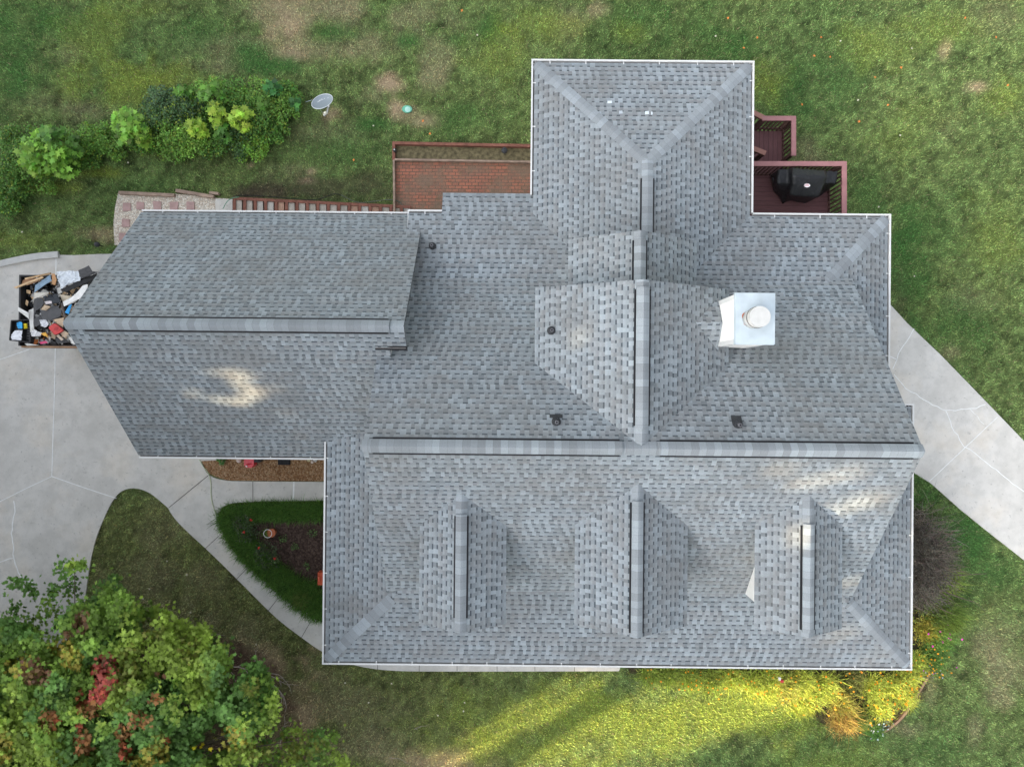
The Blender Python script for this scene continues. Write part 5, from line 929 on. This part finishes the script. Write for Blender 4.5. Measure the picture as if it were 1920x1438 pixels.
flowering(1640, 1368, 20, .25, (.10, .22, .05), 'low leafy plant at the lowest point of the border', (.5, .55, .65), 14, group=None); flowering(1745, 1250, 20, .2, (.10, .16, .05), 'low plant with tiny pale blue flowers inside the stone edging', (.55, .60, .75), 40, group=None, nb=120); flowering(1655, 1350, 16, .25, (.12, .14, .10), 'grey leaved plant with pale blue flowers near the border tip', (.50, .55, .65), 20, group=None, nb=160)
flowering(1770, 1150, 40, .7, (.13, .20, .035), 'arching green grass clump spilling right below the dark shrub', nf=0, nb=900, group=None, name='ornamental_grass', dirn=-.4, w=.014)
flowering(1772, 1090, 34, .8, (.20, .28, .05), 'yellow green grass blades poking out of the dark shrub', nf=0, nb=380, group=None, name='ornamental_grass', dirn=.1, w=.012)
# dark twiggy shrub
q = P2(1742, 1055, .9); e = empty('dark_shrub', (q[0], q[1], 0), 'dark purple brown twiggy shrub against the right side of the house', 'shrub'); n = 3000
blades(q[0] + rng.normal(0, .25, n), q[1] + rng.normal(0, .55, n), rng.uniform(.05, .5, n), rng.uniform(0, 6.28, n), rng.uniform(.5, 1.35, n), rng.uniform(.2, 1.15, n), rng.uniform(.014, .022, n), vary((.17, .145, .12), n, .6), 'foliage', 3, parent=e)
n = 4200; d = rng.normal(0, 1, (n, 3)); d /= np.linalg.norm(d, axis=1)[:, None]; d = d * (rng.random((n, 1)) ** .4) * np.array([[.95, 1.45, .7]]); leaves('twig_leaves', np.array([[q[0] + .05, q[1], .9]]) + d, rng.uniform(.02, .05, n), OVAL, vary((.12, .11, .085), n, .6), 1.0, parent=e)
b = MB()
for k in range(14): a = random.uniform(-1.4, 1.4); b.tube([(q[0], q[1], 0), (q[0] + .5 * math.cos(a), q[1] + .8 * math.sin(a), .8), (q[0] + 1.1 * math.cos(a), q[1] + 1.6 * math.sin(a), 1.2)], [.02, .012, .004], 4, cap=False)
for pts in ([(1750, 1100), (1800, 1120), (1830, 1130), (1848, 1145)], [(1745, 1080), (1800, 1078), (1850, 1075)]): b.tube([P(a, c, .9 - i * .15) for i, (a, c) in enumerate(pts)], [.02, .014, .008, .004][:len(pts)], 4)
b.build('stem', simple('dark_twig', (.12, .09, .07), .9), e)
# stone edging of the border
b = MB(); eg = chaikin([(1757, 1225), (1745, 1262), (1728, 1290), (1705, 1330), (1680, 1358), (1648, 1378)], 2)
for i in range(len(eg) - 1): b.beam(P(*eg[i], .07), P(*eg[i + 1], .07), .07, .12)
tag(b.build('border_edging', simple('brown_edging', (.30, .19, .12), .9, .2, 8)), 'low brown edging curving round the flower border', 'edging')
q = P(1460, 1270, .3); b = MB(); b.tube([(q[0], q[1], 0), (q[0], q[1], .5)], .02, 8); b.box(q[0] - .09, q[0] - .01, q[1], q[1] + .1, .45, .52); b.box(q[0] - .02, q[0] + .07, q[1] - .06, q[1] + .02, .45, .54, 1); tag(b.build('garden_ornament', [M['white'], simple('dark_red', (.35, .03, .04), .5)]), 'small red and white garden ornament among the yellow plants', 'ornament')
# fallen leaves
def speck(pts, col, label, group, s):
    base = None
    for a, c in pts:
        q = P(a, c, .10)
        if base is None:
            v = np.concatenate([MAPLE, np.zeros((12, 1))], 1) * s; v[:, 2] = -np.abs(v[:, 0]) * .3; base = npmesh('fallen_leaf', v, 12, mat_leaf('fallen_leaf_' + group.split()[0], .1), vary(col, 1, .05)); o = base
        else: o = base.copy(); COL.objects.link(o)
        o.location = q; o.rotation_euler = (random.uniform(-.3, .3), random.uniform(-.3, .3), random.uniform(0, 6)); tag(o, label, 'leaf', group)
speck([(1540, 70), (1557, 107), (1420, 71), (1395, 90), (1504, 196), (1665, 197), (1527, 105), (1690, 127), (1641, 145), (1868, 70), (1890, 160), (1611, 228), (1810, 34), (1365, 34), (806, 251), (663, 300), (793, 227), (866, 20)], (.70, .22, .06), 'small orange fallen leaf lying on the mown lawn', 'orange fallen leaves on the lawn', .075)
speck([(1715, 518), (1609, 188), (1576, 77), (1688, 254), (1648, 388), (1710, 91), (1342, 68), (313, 1052), (350, 1077), (734, 1281), (691, 1317), (821, 1341), (869, 1333), (871, 1317), (240, 305), (265, 284), (41, 435), (700, 236), (895, 66), (357, 1148), (333, 1168), (268, 1122), (280, 1104), (480, 1208), (540, 240), (647, 1280)], (.60, .58, .45), 'small pale fallen leaf lying on the mown lawn', 'pale fallen leaves on the lawn', .06)
# ------------------------------------------------------------------ tall trees beyond the lawn: they shade the place
dh = Vector((-SDIR.x, -SDIR.y)).normalized(); nh = Vector((-dh.y, dh.x)); te = math.tan(SUN_EL); DIST = 30.0
LIT = [  # px, py, z of surface, semi-axis along sun travel (px), across (px), transmission
 (440, 718, 4.6, 120, 40, .22), (475, 732, 4.6, 75, 16, .5), (505, 790, 4.0, 60, 18, .14), (490, 840, 3.6, 70, 16, .10), (1570, 878, 6.3, 130, 8, 1.0), (1660, 905, 5.6, 90, 12, 1.0), (1480, 868, 6.5, 50, 4, .8), (1510, 985, 5.8, 40, 10, 1.0), (1600, 1085, 4.2, 40, 9, 1.0), (1425, 1055, 5.0, 20, 5, .8), (1560, 1200, 3.6, 80, 6, .5), (1640, 1230, 3.4, 60, 8, .5),
 (1680, 1190, 3.2, 60, 10, .6), (1780, 1190, .3, 40, 24, .6), (1110, 620, 6.0, 20, 8, .4), (680, 920, 3.6, 24, 8, .4)]
LITP = [  # outlines on the ground that the sun reaches between the trees
 ([(860, 1560), (950, 1425), (1090, 1345), (1180, 1290), (1260, 1262), (1420, 1240), (1560, 1225), (1700, 1215), (1745, 1235), (1770, 1260), (1740, 1290), (1640, 1392), (1560, 1370), (1500, 1335), (1450, 1372), (1370, 1392), (1310, 1425), (1270, 1470), (1240, 1560)], 1.0),
 ([(830, 1395), (920, 1338), (1000, 1292), (1080, 1252), (1130, 1246), (1150, 1268), (1100, 1322), (1010, 1376), (900, 1436), (820, 1446)], 1.0),
 ([(1330, 1415), (1430, 1380), (1520, 1375), (1560, 1395), (1470, 1425), (1360, 1445)], .5), ([(780, 1420), (860, 1395), (900, 1420), (860, 1470), (760, 1470)], .5)]
LITP = [(PX(p), t_) for p, t_ in LITP]
def sun_mask(p):
    tr_ = np.zeros(len(p))
    k0 = (p[:, 2] - .2) / te
    for pl, tt in LITP: tr_ = np.maximum(tr_, np.where(inpoly(p[:, 0] + dh.x * k0, p[:, 1] + dh.y * k0, pl), tt, 0))
    for px, py, zs, a, c, tt in LIT:
        k = (p[:, 2] - zs) / te; gxx = p[:, 0] + dh.x * k; gyy = p[:, 1] + dh.y * k; q = P(px, py, zs); sc = (H - zs) / F
        dx, dy = gxx - q[0], gyy - q[1]; al = (dx * dh.x + dy * dh.y) / (a * sc + .5); ac = (dx * nh.x + dy * nh.y) / (c * sc + .28)
        tr_ = np.maximum(tr_, tt * np.clip(1.25 * (1 - (al ** 2 + ac ** 2)), 0, 1))
    return tr_
TL = ['tall leafy tree standing beyond the lawn, first of the row towards the street', 'tall leafy tree second in the row beyond the lawn', 'broad tree third in the row beyond the lawn', 'dense tree fourth in the row beyond the lawn', 'tall tree in the middle of the row beyond the lawn', 'tall tree sixth in the row beyond the lawn', 'leafy tree seventh in the row beyond the lawn', 'leafy tree eighth in the row beyond the lawn', 'tall tree ninth in the row beyond the lawn', 'last tall tree at the far end of the row beyond the lawn', 'outermost tree beyond the end of the row']
for i in range(11):
    s = (i - 5) * 4.7; c2 = -dh * (DIST + random.uniform(-.6, .6)) + nh * s; e = empty('tall_tree', (c2.x, c2.y, 0), TL[i], 'tree', 'tall trees beyond the lawn')
    b = MB(); b.tube([(c2.x, c2.y, -.3), (c2.x, c2.y, 6), (c2.x + .2, c2.y, 14), (c2.x, c2.y, 20)], [.35, .27, .18, .05], 10); b.build('trunk', M['barkw'], e)
    n = 8200; lp = np.stack([rng.uniform(-2.7, 2.7, n), rng.uniform(-1.5, 1.5, n), rng.uniform(1.2, 24.5, n)], -1)
    rmax = 2.7 * (1 - ((lp[:, 2] - 10) / 18) ** 6 * .5); k_ = (np.abs(lp[:, 0]) < rmax); lp = lp[k_]
    w = np.stack([c2.x + nh.x * lp[:, 0] + dh.x * lp[:, 1], c2.y + nh.y * lp[:, 0] + dh.y * lp[:, 1], lp[:, 2]], -1)
    trn = sun_mask(w); w = w[rng.random(len(w)) > np.where(trn > .02, 1 + np.log(np.clip(trn, .02, 1)) / 11.8, 0)]; n = len(w)
    leaves('crown', w, rng.uniform(.45, .75, n), QUAD, vary((.05, .10, .025), n), 1.2, parent=e)
#END
